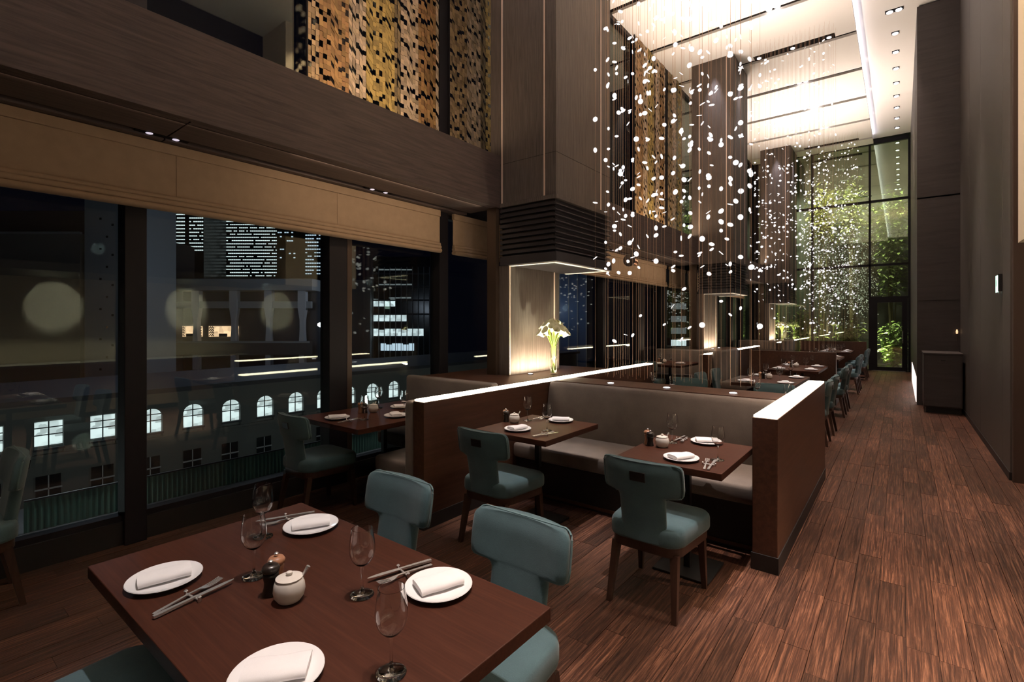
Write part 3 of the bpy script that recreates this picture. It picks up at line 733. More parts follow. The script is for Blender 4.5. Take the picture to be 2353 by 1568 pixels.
# ------------------------------------------------------------------ tables
def table(x0, x1, y0, y1, label, bases):
    cx, cy = (x0 + x1) / 2, (y0 + y1) / 2; hx, hy = (x1 - x0) / 2, (y1 - y0) / 2
    t = thing('dining_table', label, 'table', (cx, cy, 0), 0, 'walnut dining tables')
    obj('tabletop', box(-hx, hx, -hy, hy, 0.70, 0.74, 0.0025), M['top'], t)
    for dx, dy in bases:
        obj('base_plate', box(dx - 0.17, dx + 0.17, dy - 0.15, dy + 0.19, 0.0, 0.014, 0.003), M['dark'], t)
        obj('pedestal', box(dx - 0.019, dx + 0.019, dy - 0.019, dy + 0.019, 0.014, 0.69), M['dark'], t)
        obj('top_plate', box(dx - 0.16, dx + 0.16, dy - 0.16, dy + 0.16, 0.69, 0.70), M['dark'], t)
    return t
table(-2.130, -0.785, 0.437, 1.186, 'long walnut table nearest the window corner, laid for four', ((-0.38, 0), (0.38, 0)))
table(-2.56, -1.91, 2.82, 3.57, 'small walnut table beside the long glowing partition, laid for two', ((0, 0),))
table(-1.37, -0.755, 2.79, 3.54, 'small walnut table beside the aisle partition, laid for two', ((0, 0),))
table(-4.10, -3.23, 2.25, 3.40, 'walnut table at the window inside the corner banquette', ((0, 0),))
table(-4.10, -3.23, 2.25 + P7, 3.40 + P7, 'walnut table at the window beyond the first column', ((0, 0),))
table(-2.56, -1.91, 5.40, 6.10, 'small walnut table at the reverse banquette, window side', ((0, 0),))
table(-1.37, -0.755, 5.40, 6.10, 'small walnut table at the reverse banquette, aisle side', ((0, 0),))
AT = [(7.20, 8.60, 'first'), (9.60, 10.95, 'second'), (12.95, 14.35, 'third'), (16.2, 17.55, 'fourth')]
for a, b, nm in AT: table(-1.83, -1.07, a, b, '%s long walnut table along the aisle beyond the strings' % nm, ((0, -0.4), (0, 0.4)))

# ------------------------------------------------------------------ tableware prototypes
ZT_ = 0.74
def plate_bm(seg=40):
    return lathe(bmesh.new(), [(0.055, 0.0), (0.058, 0.003), (0.075, 0.006), (0.100, 0.014), (0.1025, 0.0165), (0.101, 0.0185), (0.085, 0.0135), (0.070, 0.0095), (0.03, 0.0085)], seg)
def fine(me_name, bm, mat, smooth=50):
    me = bpy.data.meshes.new(me_name); bm.normal_update(); bm.to_mesh(me); bm.free(); me.materials.append(mat)
    me.polygons.foreach_set('use_smooth', [True] * len(me.polygons)); me.set_sharp_from_angle(angle=R(smooth)); return me
ME = {}
ME['plate'] = fine('plate', plate_bm(), M['china'])
# folded napkin: rolled fold with layered open end
def napkin_bm():
    bm = bmesh.new(); n = 12; rings = []
    for i in range(n + 1):
        u = i / n; x = -0.072 + 0.144 * u; wob = 0.0015 * math.sin(9 * u)
        o = []
        for y, z in ((-0.036, 0.004), (-0.040, 0.010), (-0.039, 0.019), (-0.033, 0.026), (-0.018, 0.029), (0.005, 0.0285), (0.026, 0.026), (0.036, 0.021), (0.040, 0.013), (0.037, 0.004)):
            o.append((x + 0.004 * (z / 0.03) * (1 if u > 0.5 else -1) * (abs(u - 0.5) * 2) ** 6, y + wob + 0.003 * u, z + 0.001 * math.sin(5 * u + y * 40)))
        rings.append(o)
    skin(bm, rings)
    return bm
ME['napkin'] = fine('napkin', napkin_bm(), M['linen'], 70)
ME['napkin_fold'] = fine('napkin_fold', prism(bmesh.new(), [(-0.037, 0.006), (0.034, 0.006), (0.034, 0.0085), (-0.037, 0.0085)], 'x', 0.0725, 0.0735), M['linen'])
def glass_parts():
    out = [(0.0045, 0.085), (0.010, 0.0875), (0.019, 0.093), (0.028, 0.103), (0.0345, 0.117), (0.0375, 0.132), (0.0375, 0.146), (0.0355, 0.165), (0.0325, 0.185), (0.0305, 0.198)]
    inn = [(r - 0.0012, z) for r, z in out[::-1]][:-3] + [(0.022, 0.098), (0.010, 0.0915), (0.002, 0.0895)]
    b = fine('bowl', lathe(bmesh.new(), out + inn, 28), M['wine'], 80)
    s = fine('stem', lathe(bmesh.new(), [(0.010, 0.006), (0.0050, 0.014), (0.0036, 0.030), (0.0034, 0.060), (0.0040, 0.078), (0.0048, 0.085)], 12), M['wine'], 80)
    f = fine('foot', lathe(bmesh.new(), [(0.0345, 0.0), (0.0350, 0.0015), (0.0335, 0.0026), (0.020, 0.0040), (0.010, 0.006)], 28), M['wine'], 80)
    return b, s, f
ME['bowl'], ME['stem'], ME['foot'] = glass_parts()
def fork_bm():
    bm = bmesh.new()
    cl = [(-0.100, 0.0, 0.0050, 0.0018), (-0.09, 0.001, 0.0062, 0.0016), (-0.05, 0.004, 0.0045, 0.0016), (0.0, 0.008, 0.0032, 0.0016), (0.030, 0.008, 0.0036, 0.0016), (0.042, 0.0055, 0.0090, 0.0012), (0.056, 0.0045, 0.0115, 0.0010)]
    skin(bm, [[(-w, y, z - th), (w, y, z - th), (w, y, z + th), (-w, y, z + th)] for y, z, w, th in cl])
    for k in range(4):
        x = -0.0098 + k * 0.00653
        skin(bm, [[(x - 0.0017, y, z - 0.001), (x + 0.0017, y, z - 0.001), (x + 0.0017, y, z + 0.001), (x - 0.0017, y, z + 0.001)] for y, z in ((0.054, 0.0046), (0.075, 0.006), (0.098, 0.0105))])
    return bm
def knife_bm():
    bm = bmesh.new()
    cl = [(-0.110, 0.004, 0.0060, 0.0034), (-0.10, 0.004, 0.0072, 0.0036), (-0.02, 0.007, 0.0056, 0.0030), (0.0, 0.008, 0.0050, 0.0024), (0.006, 0.008, 0.0075, 0.0010), (0.04, 0.009, 0.0090, 0.0007), (0.08, 0.010, 0.0085, 0.0006), (0.105, 0.0105, 0.0045, 0.0005), (0.112, 0.0105, 0.0012, 0.0004)]
    skin(bm, [[(-w * 0.7, y, z - th), (w, y, z - th), (w, y, z + th), (-w * 0.7, y, z + th)] for y, z, w, th in cl]); return bm
def rest_bm():
    bm = bmesh.new(); tube(bm, [(-0.034, 0, 0.006), (0.034, 0, 0.006)], 0.0035, 8)
    for s in (-1, 1):
        lathe(bm, [(0.004, 0), (0.0055, 0.004), (0.004, 0.012), (0.006, 0.015), (0.0035, 0.018)], 10, (s * 0.034, 0, 0))
    return bm
ME['fork'] = fine('fork', fork_bm(), M['steel'], 40); ME['knife'] = fine('knife', knife_bm(), M['steel'], 40); ME['rest'] = fine('cutlery_rest', rest_bm(), M['steel'], 50)
ME['potbody'] = fine('pot_body', lathe(bmesh.new(), [(0.020, 0), (0.027, 0.003), (0.035, 0.014), (0.038, 0.028), (0.0365, 0.042), (0.033, 0.052), (0.030, 0.056), (0.028, 0.054)], 28), M['pot'])
ME['potlid'] = fine('pot_lid', lathe(bmesh.new(), [(0.0315, 0.0565), (0.032, 0.059), (0.020, 0.063), (0.007, 0.0645)], 28), M['pot'])
ME['potknob'] = fine('knob', lathe(bmesh.new(), [(0.005, 0.064), (0.008, 0.068), (0.0075, 0.072), (0.003, 0.0745)], 14), M['pot'])
ME['spoon'] = fine('spoon', tube(bmesh.new(), [(0.008, 0.02, 0.040), (0.018, 0.030, 0.062), (0.024, 0.038, 0.078)], [0.003, 0.0042, 0.0055], 8), M['steel'])
for kk, mm in (('l', 'mill_l'), ('d', 'mill_d')):
    ME['mill' + kk] = fine('mill_body', lathe(bmesh.new(), [(0.019, 0), (0.0195, 0.006), (0.016, 0.022), (0.0155, 0.034), (0.0185, 0.048), (0.019, 0.054), (0.016, 0.057)], 20), M[mm])
    ME['cap' + kk] = fine('mill_cap', lathe(bmesh.new(), [(0.0165, 0.0572), (0.021, 0.062), (0.0215, 0.070), (0.017, 0.077), (0.006, 0.079)], 20), M[mm])
ME['finial'] = fine('finial', lathe(bmesh.new(), [(0.003, 0.079), (0.0055, 0.083), (0.0055, 0.087), (0.002, 0.0895)], 12), M['steel'])

def one(name, me, loc, rz, label, cat, group):
    o = bpy.data.objects.new(name, me); C.objects.link(o); o.location = loc; o.rotation_euler = (0, 0, rz)
    return set_props(o, label, cat, group)
def seat_txt(where, seat): return where + (', ' + seat if seat else '')
def wineglass(x, y, where, seat='', sc=1.0):
    t = thing('wine_glass', 'clear stemmed wine glass on ' + seat_txt(where, seat), 'wine glass', (x, y, ZT_ + 0.0012), random.random() * 6, 'wine glasses on ' + where)
    for n in ('bowl', 'stem', 'foot'): inst(n, ME[n], t)
def plate(x, y, rz, where, seat=''):
    one('plate', ME['plate'], (x, y, ZT_), 0, 'round white plate on ' + seat_txt(where, seat), 'plate', 'plates on ' + where)
    o = one('napkin', ME['napkin'], (x, y, ZT_ + 0.0108), rz, 'folded white napkin on ' + seat_txt(where, seat), 'napkin', 'napkins on ' + where)
    o.scale = (0.92, 1.08, 0.85)
    inst('fold', ME['napkin_fold'], o)
def cutlery(x, y, rz, where, seat=''):
    c, s = math.cos(rz), math.sin(rz)
    one('cutlery_rest', ME['rest'], (x, y, ZT_), rz, 'small steel cutlery rest on ' + seat_txt(where, seat), 'cutlery rest', 'cutlery rests on ' + where)
    for nm, dx, gp in (('fork', -0.017, 'forks on '), ('knife', 0.015, 'knives on ')):
        one(nm, ME[nm], (x + c * dx, y + s * dx, ZT_ + 0.003), rz + (0.06 if nm == 'fork' else -0.05), 'steel %s resting on ' % nm + seat_txt(where, seat), nm, gp + where)
def condiments(x, y, where, rz=0.0, mills=True):
    c, s = math.cos(rz), math.sin(rz)
    def at(dx, dy): return (x + c * dx - s * dy, y + s * dx + c * dy, ZT_)
    t = thing('sugar_pot', 'round white lidded sugar pot on ' + where, 'sugar pot', at(0, 0), rz)
    t.scale = (1.16, 1.16, 1.16)
    inst('body', ME['potbody'], t); l = inst('lid', ME['potlid'], t); inst('knob', ME['potknob'], l)
    o = one('spoon', ME['spoon'], at(0, 0), rz, 'small steel spoon standing in the sugar pot on ' + where, 'spoon', None); o.scale = (1.16, 1.16, 1.16)
    if mills:
        for kk, dx, dy, lb in (('d', -0.076, -0.012, 'small black pepper mill with steel finial on '), ('l', -0.110, 0.026, 'small pale wood salt mill with steel finial on ')):
            t = thing('pepper_mill' if kk == 'd' else 'salt_mill', lb + where, 'mill', at(dx, dy), 0)
            t.scale = (1.18, 1.18, 1.15)
            inst('mill_body', ME['mill' + kk], t); cp = inst('mill_cap', ME['cap' + kk], t); inst('finial', ME['finial'], cp)
where = 'the nearest long table'
sA, sB, sC, sD = 'window end, side away from the banquette', 'window end, banquette side', 'aisle end, banquette side', 'aisle end, side away from the banquette'
plate(-1.815, 0.560, R(75), where, sA); plate(-1.835, 1.062, R(60), where, sB); plate(-1.107, 1.056, R(68), where, sC); plate(-1.120, 0.565, R(50), where, sD)
wineglass(-1.625, 0.745, where, sA); wineglass(-1.90, 0.905, where, sB); wineglass(-1.262, 0.893, where, sC); wineglass(-0.927, 0.735, where, sD)
cutlery(-1.636, 0.575, R(10), where, sA); cutlery(-1.985, 1.043, R(162), where, sB); cutlery(-1.265, 1.05, R(168), where, sC)
condiments(-1.405, 0.745, where, R(4))
cs_, bs_ = 'before the teal chair', 'before the grey banquette'
where = 'the small table by the long partition'
plate(-2.275, 2.985, R(78), where, cs_); plate(-2.20, 3.47, R(30), where, bs_); wineglass(-2.435, 3.327, where, bs_); wineglass(-2.093, 3.109, where, cs_)
cutlery(-2.02, 2.97, R(-20), where, cs_); cutlery(-2.385, 3.47, R(183), where, bs_); condiments(-2.465, 3.19, where, R(0))
where = 'the small table by the aisle partition'
plate(-1.025, 2.94, R(62), where, cs_); plate(-1.03, 3.448, R(26), where, bs_); wineglass(-1.215, 3.314, where, bs_); wineglass(-0.849, 3.06, where, cs_)
cutlery(-0.857, 2.915, R(8), where, cs_); cutlery(-1.192, 3.43, R(183), where, bs_); condiments(-1.225, 3.159, where, R(0))
where = 'the window table by the corner banquette'
plate(-3.745, 2.405, R(64), where, cs_); plate(-3.434, 2.773, R(150), where, 'partition side'); plate(-3.751, 3.09, R(60), where, 'column side')
wineglass(-3.528, 2.521, where, cs_); wineglass(-3.909, 2.95, where, 'column side'); wineglass(-3.515, 2.93, where, 'partition side'); cutlery(-3.57, 2.40, R(0), where, cs_); condiments(-3.76, 2.78, where, R(60))
where = 'the window table beyond the first column'
plate(-3.745, 2.405 + P7, R(64), where, cs_); plate(-3.434, 2.773 + P7, R(80), where, 'partition side'); wineglass(-3.528, 2.521 + P7, where, cs_); wineglass(-3.909, 2.95 + P7, where, 'column side'); condiments(-3.76, 2.78 + P7, where, R(60))
for x, wh in ((-2.23, 'the reverse booth table, window side'), (-1.06, 'the reverse booth table, aisle side')):
    plate(x, 5.55, 0, wh, bs_); plate(x, 5.97, 0, wh, cs_); wineglass(x + 0.17, 5.62, wh, bs_); wineglass(x - 0.17, 5.90, wh, cs_)
for a, b, nm in AT:
    wh = 'the %s aisle table' % nm
    for x, y, st in ((-1.69, a + 0.20, 'partition side, banquette end'), (-1.69, b - 0.22, 'partition side, garden end'), (-1.21, a + 0.27, 'aisle side, banquette end'), (-1.21, b - 0.27, 'aisle side, garden end')):
        plate(x, y, R(90) + random.uniform(-0.2, 0.2), wh, st); s = 1 if x > -1.4 else -1
        wineglass(x - 0.10 * s, y + 0.17 * s, wh, st)
        cutlery(x, y + 0.17 * (1 if s > 0 else -1), R(90 if s > 0 else -90), wh, st)
    condiments(-1.50, (a + b) / 2 + 0.05, wh, 0.4)
    if nm == 'fourth':
        for i in range(6): wineglass(-1.75 + 0.07 * i, (a + b) / 2 - 0.2 + 0.05 * (i % 3), wh, 'clustered in the middle' )

# table spots from the ceiling slots
for x, y, e, an in ((-1.45, 0.85, 1150, 22), (-2.2, 3.2, 1500, 13), (-1.05, 3.15, 1700, 13), (-1.45, 7.9, 1500, 16), (-1.45, 10.3, 1500, 16), (-1.45, 13.7, 1500, 16), (-1.45, 16.9, 1500, 16), (-1.7, 5.6, 900, 18)):
    sy = min(slots, key=lambda s: abs(s - y))
    spot((x + 0.5, sy, ZC - 0.02), (x, y, 0.74), e, (1.0, 0.90, 0.86), an, 0.7, 0.05)
for y, e in ((1.5, 1500), (4.0, 1900), (6.5, 1500), (9.2, 1300), (12.0, 1000), (15.0, 1000), (18.0, 900)):
    spot((-0.09, y, ZC + 0.08), (0.1, y, 0), e, (1.0, 0.78, 0.66), 34, 0.9, 0.05)
spot((-3.5, 2.6, 2.84), (-3.65, 2.75, 0.74), 20, (1.0, 0.84, 0.76), 60, 0.7, 0.03)
spot((-3.5, 2.6 + P7, 2.84), (-3.65, 2.75 + P7, 0.74), 30, (1.0, 0.84, 0.76), 60, 0.7, 0.03)

# ------------------------------------------------------------------ vase of calla lilies
def calla_vase(loc, label):
    t = thing('calla_vase', label, 'vase', loc, 0, 'calla vases on the ledges')
    v = bmesh.new(); lathe(v, [(0.040, 0.0), (0.041, 0.33), (0.038, 0.33), (0.037, 0.02), (0.01, 0.015)], 24); obj('glass_cylinder', v, M['vase'], t, 50)
    n = 22
    for i in range(n):
        a = 2.4 * i; rr = 0.15 * math.sqrt((i + 0.5) / n); r0 = 0.022
        bx_, by_ = -r0 * math.cos(a), -r0 * math.sin(a); tx, ty = rr * math.cos(a), rr * math.sin(a); zt = 0.585 - 0.10 * (rr / 0.15) ** 2 + random.uniform(-0.02, 0.02)
        mx_, my_ = tx * 0.16, ty * 0.16
        st = bmesh.new(); tube(st, [(bx_, by_, 0.02), (mx_ * 0.6, my_ * 0.6, 0.2), (mx_, my_, 0.33), (tx * 0.55, ty * 0.55, 0.45), (tx * 0.85, ty * 0.85, zt - 0.04)], 0.0055, 7)
        so = obj('stalk', st, M['stem'], t, 60)
        fl = bmesh.new(); d = Vector((tx * 0.9, ty * 0.9, 0.12)).normalized(); side = d.cross(Vector((0, 0, 1))).normalized(); up = side.cross(d)
        base = Vector((tx * 0.82, ty * 0.82, zt - 0.05)); rings = []
        for s, r in ((0, 0.006), (0.02, 0.013), (0.045, 0.021), (0.065, 0.032), (0.078, 0.044)):
            ring = []
            for k in range(12):
                th = 2 * math.pi * k / 12; lip = (s / 0.078) ** 2 * 0.030 * max(0, math.cos(th)) ** 2
                ring.append(base + d * (s + lip * 0.6) + (up * math.cos(th) + side * math.sin(th)) * (r + lip * 0.5))
            rings.append(ring)
        skin(fl, rings, cap=False); fo = obj('flower', fl, M['petal'], t, 80)
        fo.modifiers.new('thick', 'SOLIDIFY').thickness = 0.0016
        sx = bmesh.new(); tube(sx, [base + d * 0.01, base + d * 0.06], [0.004, 0.003], 6); obj('spadix', sx, M['spadix'], fo)
calla_vase((-3.16, 4.83, 0.955), 'glass vase of white calla lilies beside the nearest glowing pillar')
calla_vase((-3.16, 4.80 + 2 * P7, 0.955), 'glass vase of white calla lilies beside the farthest pillar')
for yv in (4.83, 4.80 + 2 * P7): spot((-3.03, yv - 0.10, 0.97), (-3.16, yv, 1.5), 65, (0.95, 1.0, 0.72), 80, 0.7, 0.02)

# copper tube spotlight under the soffit
t = thing('copper_spotlight', 'copper tube spotlight fixed under the soffit past the first column', 'spotlight', (-3.70, 8.10, 2.62))
hh = bmesh.new(); tube(hh, [(0.02, -0.10, 0.0), (-0.02, 0.22, 0.0)], 0.055, 20); obj('barrel', hh, M['copper'], t, 40)
rr = bmesh.new(); lathe(rr, [(0.062, 0), (0.10, 0.0), (0.105, 0.02), (0.10, 0.04), (0.062, 0.04)], 24)
ro = obj('collar', rr, M['mill_d'], t, 40); ro.rotation_euler = (R(90), 0, R(7)); ro.location = (0.02, -0.10, 0)
obj('bracket', box(-0.015, 0.015, 0.05, 0.09, 0.05, 0.24), M['dark'], t)

# ------------------------------------------------------------------ string screens with glowing discs
def disc_mesh(r=0.023):
    bm = lathe(bmesh.new(), [(r * 0.96, -0.002), (r, 0.0), (r * 0.96, 0.002)], 14)
    me = bpy.data.meshes.new('disc'); bm.to_mesh(me); bm.free(); me.materials.append(M['disc']); return me
dmesh = [disc_mesh(r) for r in (0.017, 0.0215, 0.0255)]
def zpick():
    while True:
        z = random.uniform(1.35, ZC - 0.25); p = 0.22 if z < 2.0 else 0.65 if z < 2.5 else 1.0 if z < 4.8 else 0.62 if z < 5.8 else 0.35
        if random.random() < p: return z
def chandelier(yc_, label, detail, x0=-2.48, x1=-1.0, nstr=66, per=8):
    t = thing('disc_chandelier', label, 'chandelier', (0, yc_, 0), 0, 'hanging string screens with glowing discs')
    allw = bmesh.new(); vs, fs = [], []; cnt = 0; items = []
    for i in range(nstr):
        x = x0 + (x1 - x0) * ((i * 0.61803) % 1.0); y = (-0.16, -0.03, 0.10, 0.20)[i % 4] + random.uniform(-0.03, 0.03)
        if detail:
            wb = bmesh.new(); tube(wb, [(0, 0, 1.0), (0, 0, ZC)], 0.0010, 5)
            so = obj('string', wb, M['wire'], t, loc=(x, y, 0))
        else:
            tube(allw, [(x, y, 1.0), (x, y, ZC)], 0.0010, 4); so = None
        for _ in range(per): items.append((so, x, y, zpick()))
    items.sort(key=lambda q: q[3])
    for so, x, y, z in items:
        rot = Matrix.Rotation(random.uniform(0, 6.28), 3, 'Z') @ Matrix.Rotation(math.acos(random.uniform(-1, 1)), 3, 'X')
        if detail and cnt < 300 and z < 5.6:
            o = inst('disc', random.choice(dmesh), so, (0, 0, z), rot.to_euler()); cnt += 1
        else:
            r = random.choice((0.017, 0.0215, 0.0255)); k = len(vs); m = 8
            for zz in (-0.0015, 0.0015):
                for j in range(m):
                    v = rot @ Vector((r * math.cos(6.2832 * j / m), r * math.sin(6.2832 * j / m), zz)); vs.append((x + v.x, y + v.y, z + v.z))
            fs.append(tuple(range(k, k + m))[::-1]); fs.append(tuple(range(k + m, k + 2 * m)))
            for j in range(m): fs.append((k + j, k + (j + 1) % m, k + m + (j + 1) % m, k + m + j))
    if fs:
        me = bpy.data.meshes.new('discs'); me.from_pydata(vs, [], fs); me.update()
        o = obj_me('disc_cluster', me, M['disc'], t); o['kind'] = 'stuff'
    if not detail:
        o = obj('string_bundle', allw, M['wire'], t); o['kind'] = 'stuff'
    else: allw.free()
chandelier(4.74, 'screen of copper strings with white discs hanging behind the near banquette', True)
chandelier(4.46 + P7, 'screen of strings and white discs hanging behind the dark booth wall', False)
chandelier(18.5, 'dense screen of strings and white discs before the garden glass', False, nstr=90)

# ------------------------------------------------------------------ city outside
city = {'concrete': plain('city_concrete', (0.30, 0.31, 0.32), 0.8), 'dark': plain('city_dark', (0.06, 0.06, 0.07), 0.7), 'brick': plain('city_brick', (0.17, 0.17, 0.16), 0.85),
        'white': plain('city_white', (0.50, 0.50, 0.52), 0.7), 'lit': glow('city_lit_white', (0.80, 0.97, 0.95), 1.1, False), 'litw': glow('city_lit_warm', (1.0, 0.66, 0.36), 1.2, False),
        'litb': glow('city_lit_blue', (0.62, 0.82, 0.95), 0.9, False), 'off': plain('city_window_dark', (0.02, 0.018, 0.02), 0.2), 'green': plain('city_green_sheet', (0.16, 0.30, 0.24), 0.6),
        'blackg': plain('city_black_glass', (0.01, 0.012, 0.018), 0.15), 'litdim': glow('city_lit_dim', (0.45, 0.55, 0.55), 0.25, False)}
def room_glow(name, col, s, scale):
    m = glow(name, col, s, False); t = m.node_tree; b = t.nodes['Principled BSDF']
    tc = nd(t, 'ShaderNodeTexCoord'); vo = nd(t, 'ShaderNodeTexVoronoi'); vo.inputs['Scale'].default_value = scale; vo.feature = 'F1'; vo.distance = 'CHEBYCHEV'
    t.links.new(tc.outputs['Object'], vo.inputs['Vector'])
    bw = nd(t, 'ShaderNodeRGBToBW'); t.links.new(vo.outputs['Color'], bw.inputs[0])
    mr = nd(t, 'ShaderNodeMapRange'); t.links.new(bw.outputs[0], mr.inputs[0]); mr.inputs[3].default_value = s * 0.35; mr.inputs[4].default_value = s * 1.25
    t.links.new(mr.outputs[0], b.inputs['Emission Strength']); return m
city['room'] = room_glow('city_lit_room', (0.80, 0.97, 0.95), 1.0, 2.2)
city['office'] = room_glow('city_lit_office', (0.78, 0.95, 0.97), 1.0, 1.1)
city['shop'] = room_glow('city_lit_shop', (1.0, 0.66, 0.36), 1.3, 1.3)
# old office with arched windows, parallel to the hall
t = thing('arched_building', 'old grey office across the street with a row of lit arched windows', 'building', (-44, 0, 0))
obj('facade', box(-14, -0.35, -30, 75, -26, -3.55), city['brick'], t)
obj('parapet', box(-14.2, 0.25, -30.2, 75.2, -3.75, -3.40), city['dark'], t)
obj('string_course', box(-0.35, 0.10, -30, 75, -7.25, -7.05), city['brick'], t)
def arch_outline(w, z0, z1, n=9, s=1.0):
    r = w / 2; zc = z1 - r * 0.75
    return [(-r * s, z0), (r * s, z0)] + [(r * s * math.cos(R(180 * k / (n - 1))), zc + r * 0.75 * s * math.sin(R(180 * k / (n - 1)))) for k in range(n)]
SP = 2.82
# wall piers between the arches so that the windows sit in real reveals
for k in range(-3, 20):
    y = 12.72 + SP * (k - 0)
    yy = y
    pier = bmesh.new(); bx(pier, -0.35, 0.0, yy + 0.72, yy + SP - 0.72, -7.05, -3.75); obj('pier', pier, city['brick'], t)
    sp = bmesh.new()
    bx(sp, -0.35, 0.0, yy - 0.72, yy + 0.72, -4.86, -3.75); obj('spandrel', sp, city['brick'], t)
    arched = k >= 0
    wdw = thing  # noqa
    wb = bmesh.new()
    if arched: prism(wb, arch_outline(1.38, -6.66, -4.88), 'x', -0.30, -0.24)
    else: prism(wb, [(-0.69, -6.5), (0.69, -6.5), (0.69, -4.95), (-0.69, -4.95)], 'x', -0.30, -0.24)
    wo = obj('window', wb, city['room'], t, loc=(0, yy, 0))
    fb = bmesh.new(); bx(fb, -0.24, -0.16, -0.03, 0.03, -6.66, -4.88)
    for z in (-5.80, -5.33): bx(fb, -0.24, -0.16, -0.69, 0.69, z - 0.03, z + 0.03)
    bx(fb, -0.24, 0.08, -0.78, 0.78, -6.80, -6.66)
    obj('mullion', fb, city['dark'], wo)
    if arched:
        # corner fillets that round the opening
        for s in (-1, 1):
            fl = bmesh.new(); o = [(s * 0.72, -4.86), (s * 0.72, -5.42)] + [(s * 0.69 * math.cos(R(a)), -5.40 + 0.52 * math.sin(R(a))) for a in (0, 20, 40, 60, 80, 90)] + [(0, -4.86)]
            prism(fl, o if s < 0 else o[::-1], 'x', -0.23, 0.0); obj('arch_fillet', fl, city['brick'], wo)
    lw = bmesh.new(); bx(lw, -0.345, -0.28, -0.62, 0.62, -10.05, -8.5)
    lo = obj('window', lw, city['off'], t, loc=(0.02, yy, 0))
    lf = bmesh.new(); bx(lf, -0.30, -0.24, -0.68, 0.68, -9.42, -9.32); bx(lf, -0.30, -0.24, -0.03, 0.03, -10.05, -8.5); obj('sash_bar', lf, city['white'], lo)
# green sheet fence on a lower roof
t = thing('sheet_fence', 'green corrugated sheet fence on the lower roof outside', 'fence', (-30, 0, 0))
cf = bmesh.new(); pts = []
for i in range(330): pts.append((0.04 * (i % 2), 4.0 + i * 0.11))
for a, b in zip(pts, pts[1:]):
    vs_ = [cf.verts.new(p) for p in ((a[0], a[1], -7.6), (b[0], b[1], -7.6), (b[0], b[1], -6.25), (a[0], a[1], -6.25))]; cf.faces.new(vs_)
o = obj('corrugated_sheet', cf, city['green'], t); o['kind'] = 'stuff'; o.modifiers.new('thick', 'SOLIDIFY').thickness = 0.01
obj('rail', box(-0.02, 0.06, 4, 40, -6.25, -6.18), city['dark'], t)
t = thing('low_roof', 'dark flat roof below the green fence', 'roof', (-30, 15, 0)); obj('roof_slab', box(-4, 12, -30, 40, -8.0, -7.6), city['dark'], t); obj('roof_kerb', box(11.7, 12, -30, 40, -7.6, -7.3), city['dark'], t)

A = R(37.974)
def city_thing(name, r, dd, label, cat='building'):      # stands on the street grid turned against the hall
    return thing(name, label, cat, (-math.sin(A) * dd + math.cos(A) * r, math.cos(A) * dd + math.sin(A) * r, 0), A)
# concrete block with waisted white columns and two warm shop windows
t = city_thing('column_building', -45, 80, 'concrete block with tapering white columns and two warm lit windows')
obj('roof_slab', box(-14, 13.2, -0.6, 16, 6.7, 8.6, 0.1), city['concrete'], t)
obj('back_wall', box(-14, 13, 3.0, 16, -30, 6.7), city['dark'], t)
obj('lintel', box(-14, 12.6, 0.2, 0.9, 3.9, 5.0), city['concrete'], t)
obj('balcony', box(-14, 12.6, -0.2, 0.9, -3.6, -1.4), city['dark'], t)
obj('balcony_rail', box(-14, 12.6, -0.25, -0.2, -1.7, -1.4), city['concrete'], t)
for x in (-12.0, -5.9, 0.2, 5.8, 11.2):
    cb = bmesh.new()
    skin(cb, [[(x + i * wd, 0.5 + j * 0.5, z) for i, j in ((-1, -1), (1, -1), (1, 1), (-1, 1))] for z, wd in ((-6, 0.42), (-1.5, 0.42), (0.6, 0.30), (2.0, 0.32), (3.9, 0.62), (6.7, 0.62))])
    obj('tapered_column', cb, city['white'], t)
for x0, x1 in ((-10.3, -6.5), (-5.4, -0.5)):
    g = obj('shop_window', box(x0, x1, 2.8, 2.95, -0.76, 1.0), city['shop'], t)
    sc = bmesh.new()
    for q in range(5):
        for z in range(4):
            for e in (x0 + 0.15 + q * 0.17, x1 - 0.15 - q * 0.17): bx(sc, e - 0.06, e + 0.06, 2.72, 2.78, -0.7 + z * 0.42 + (q % 2) * 0.15, -0.45 + z * 0.42 + (q % 2) * 0.15)
    obj('lattice_screen', sc, city['dark'], g)
    obj('sofa', box((x0 + x1) / 2 - 0.7, (x0 + x1) / 2 + 0.7, 2.6, 2.75, -0.76, -0.25, 0.15), city['dark'], g)
for x in (2.0, 3.1, 4.0):
    obj('shop_window', box(x, x + 0.6, 2.85, 2.95, -3.0, -2.2), city['litw'], t)
t = city_thing('street_lamp', -28.8, 75, 'bright white floodlight on a pole by the column building', 'lamp')
obj('pole', box(-0.08, 0.08, -0.08, 0.08, -20, 1.0), city['dark'], t); obj('lamp_head', lathe(bmesh.new(), [(0.1, 0.9), (0.42, 1.1), (0.42, 1.4), (0.1, 1.6)], 14, (0, -0.1, 0)), glow('flood', (0.9, 1, 1), 5, False), t)
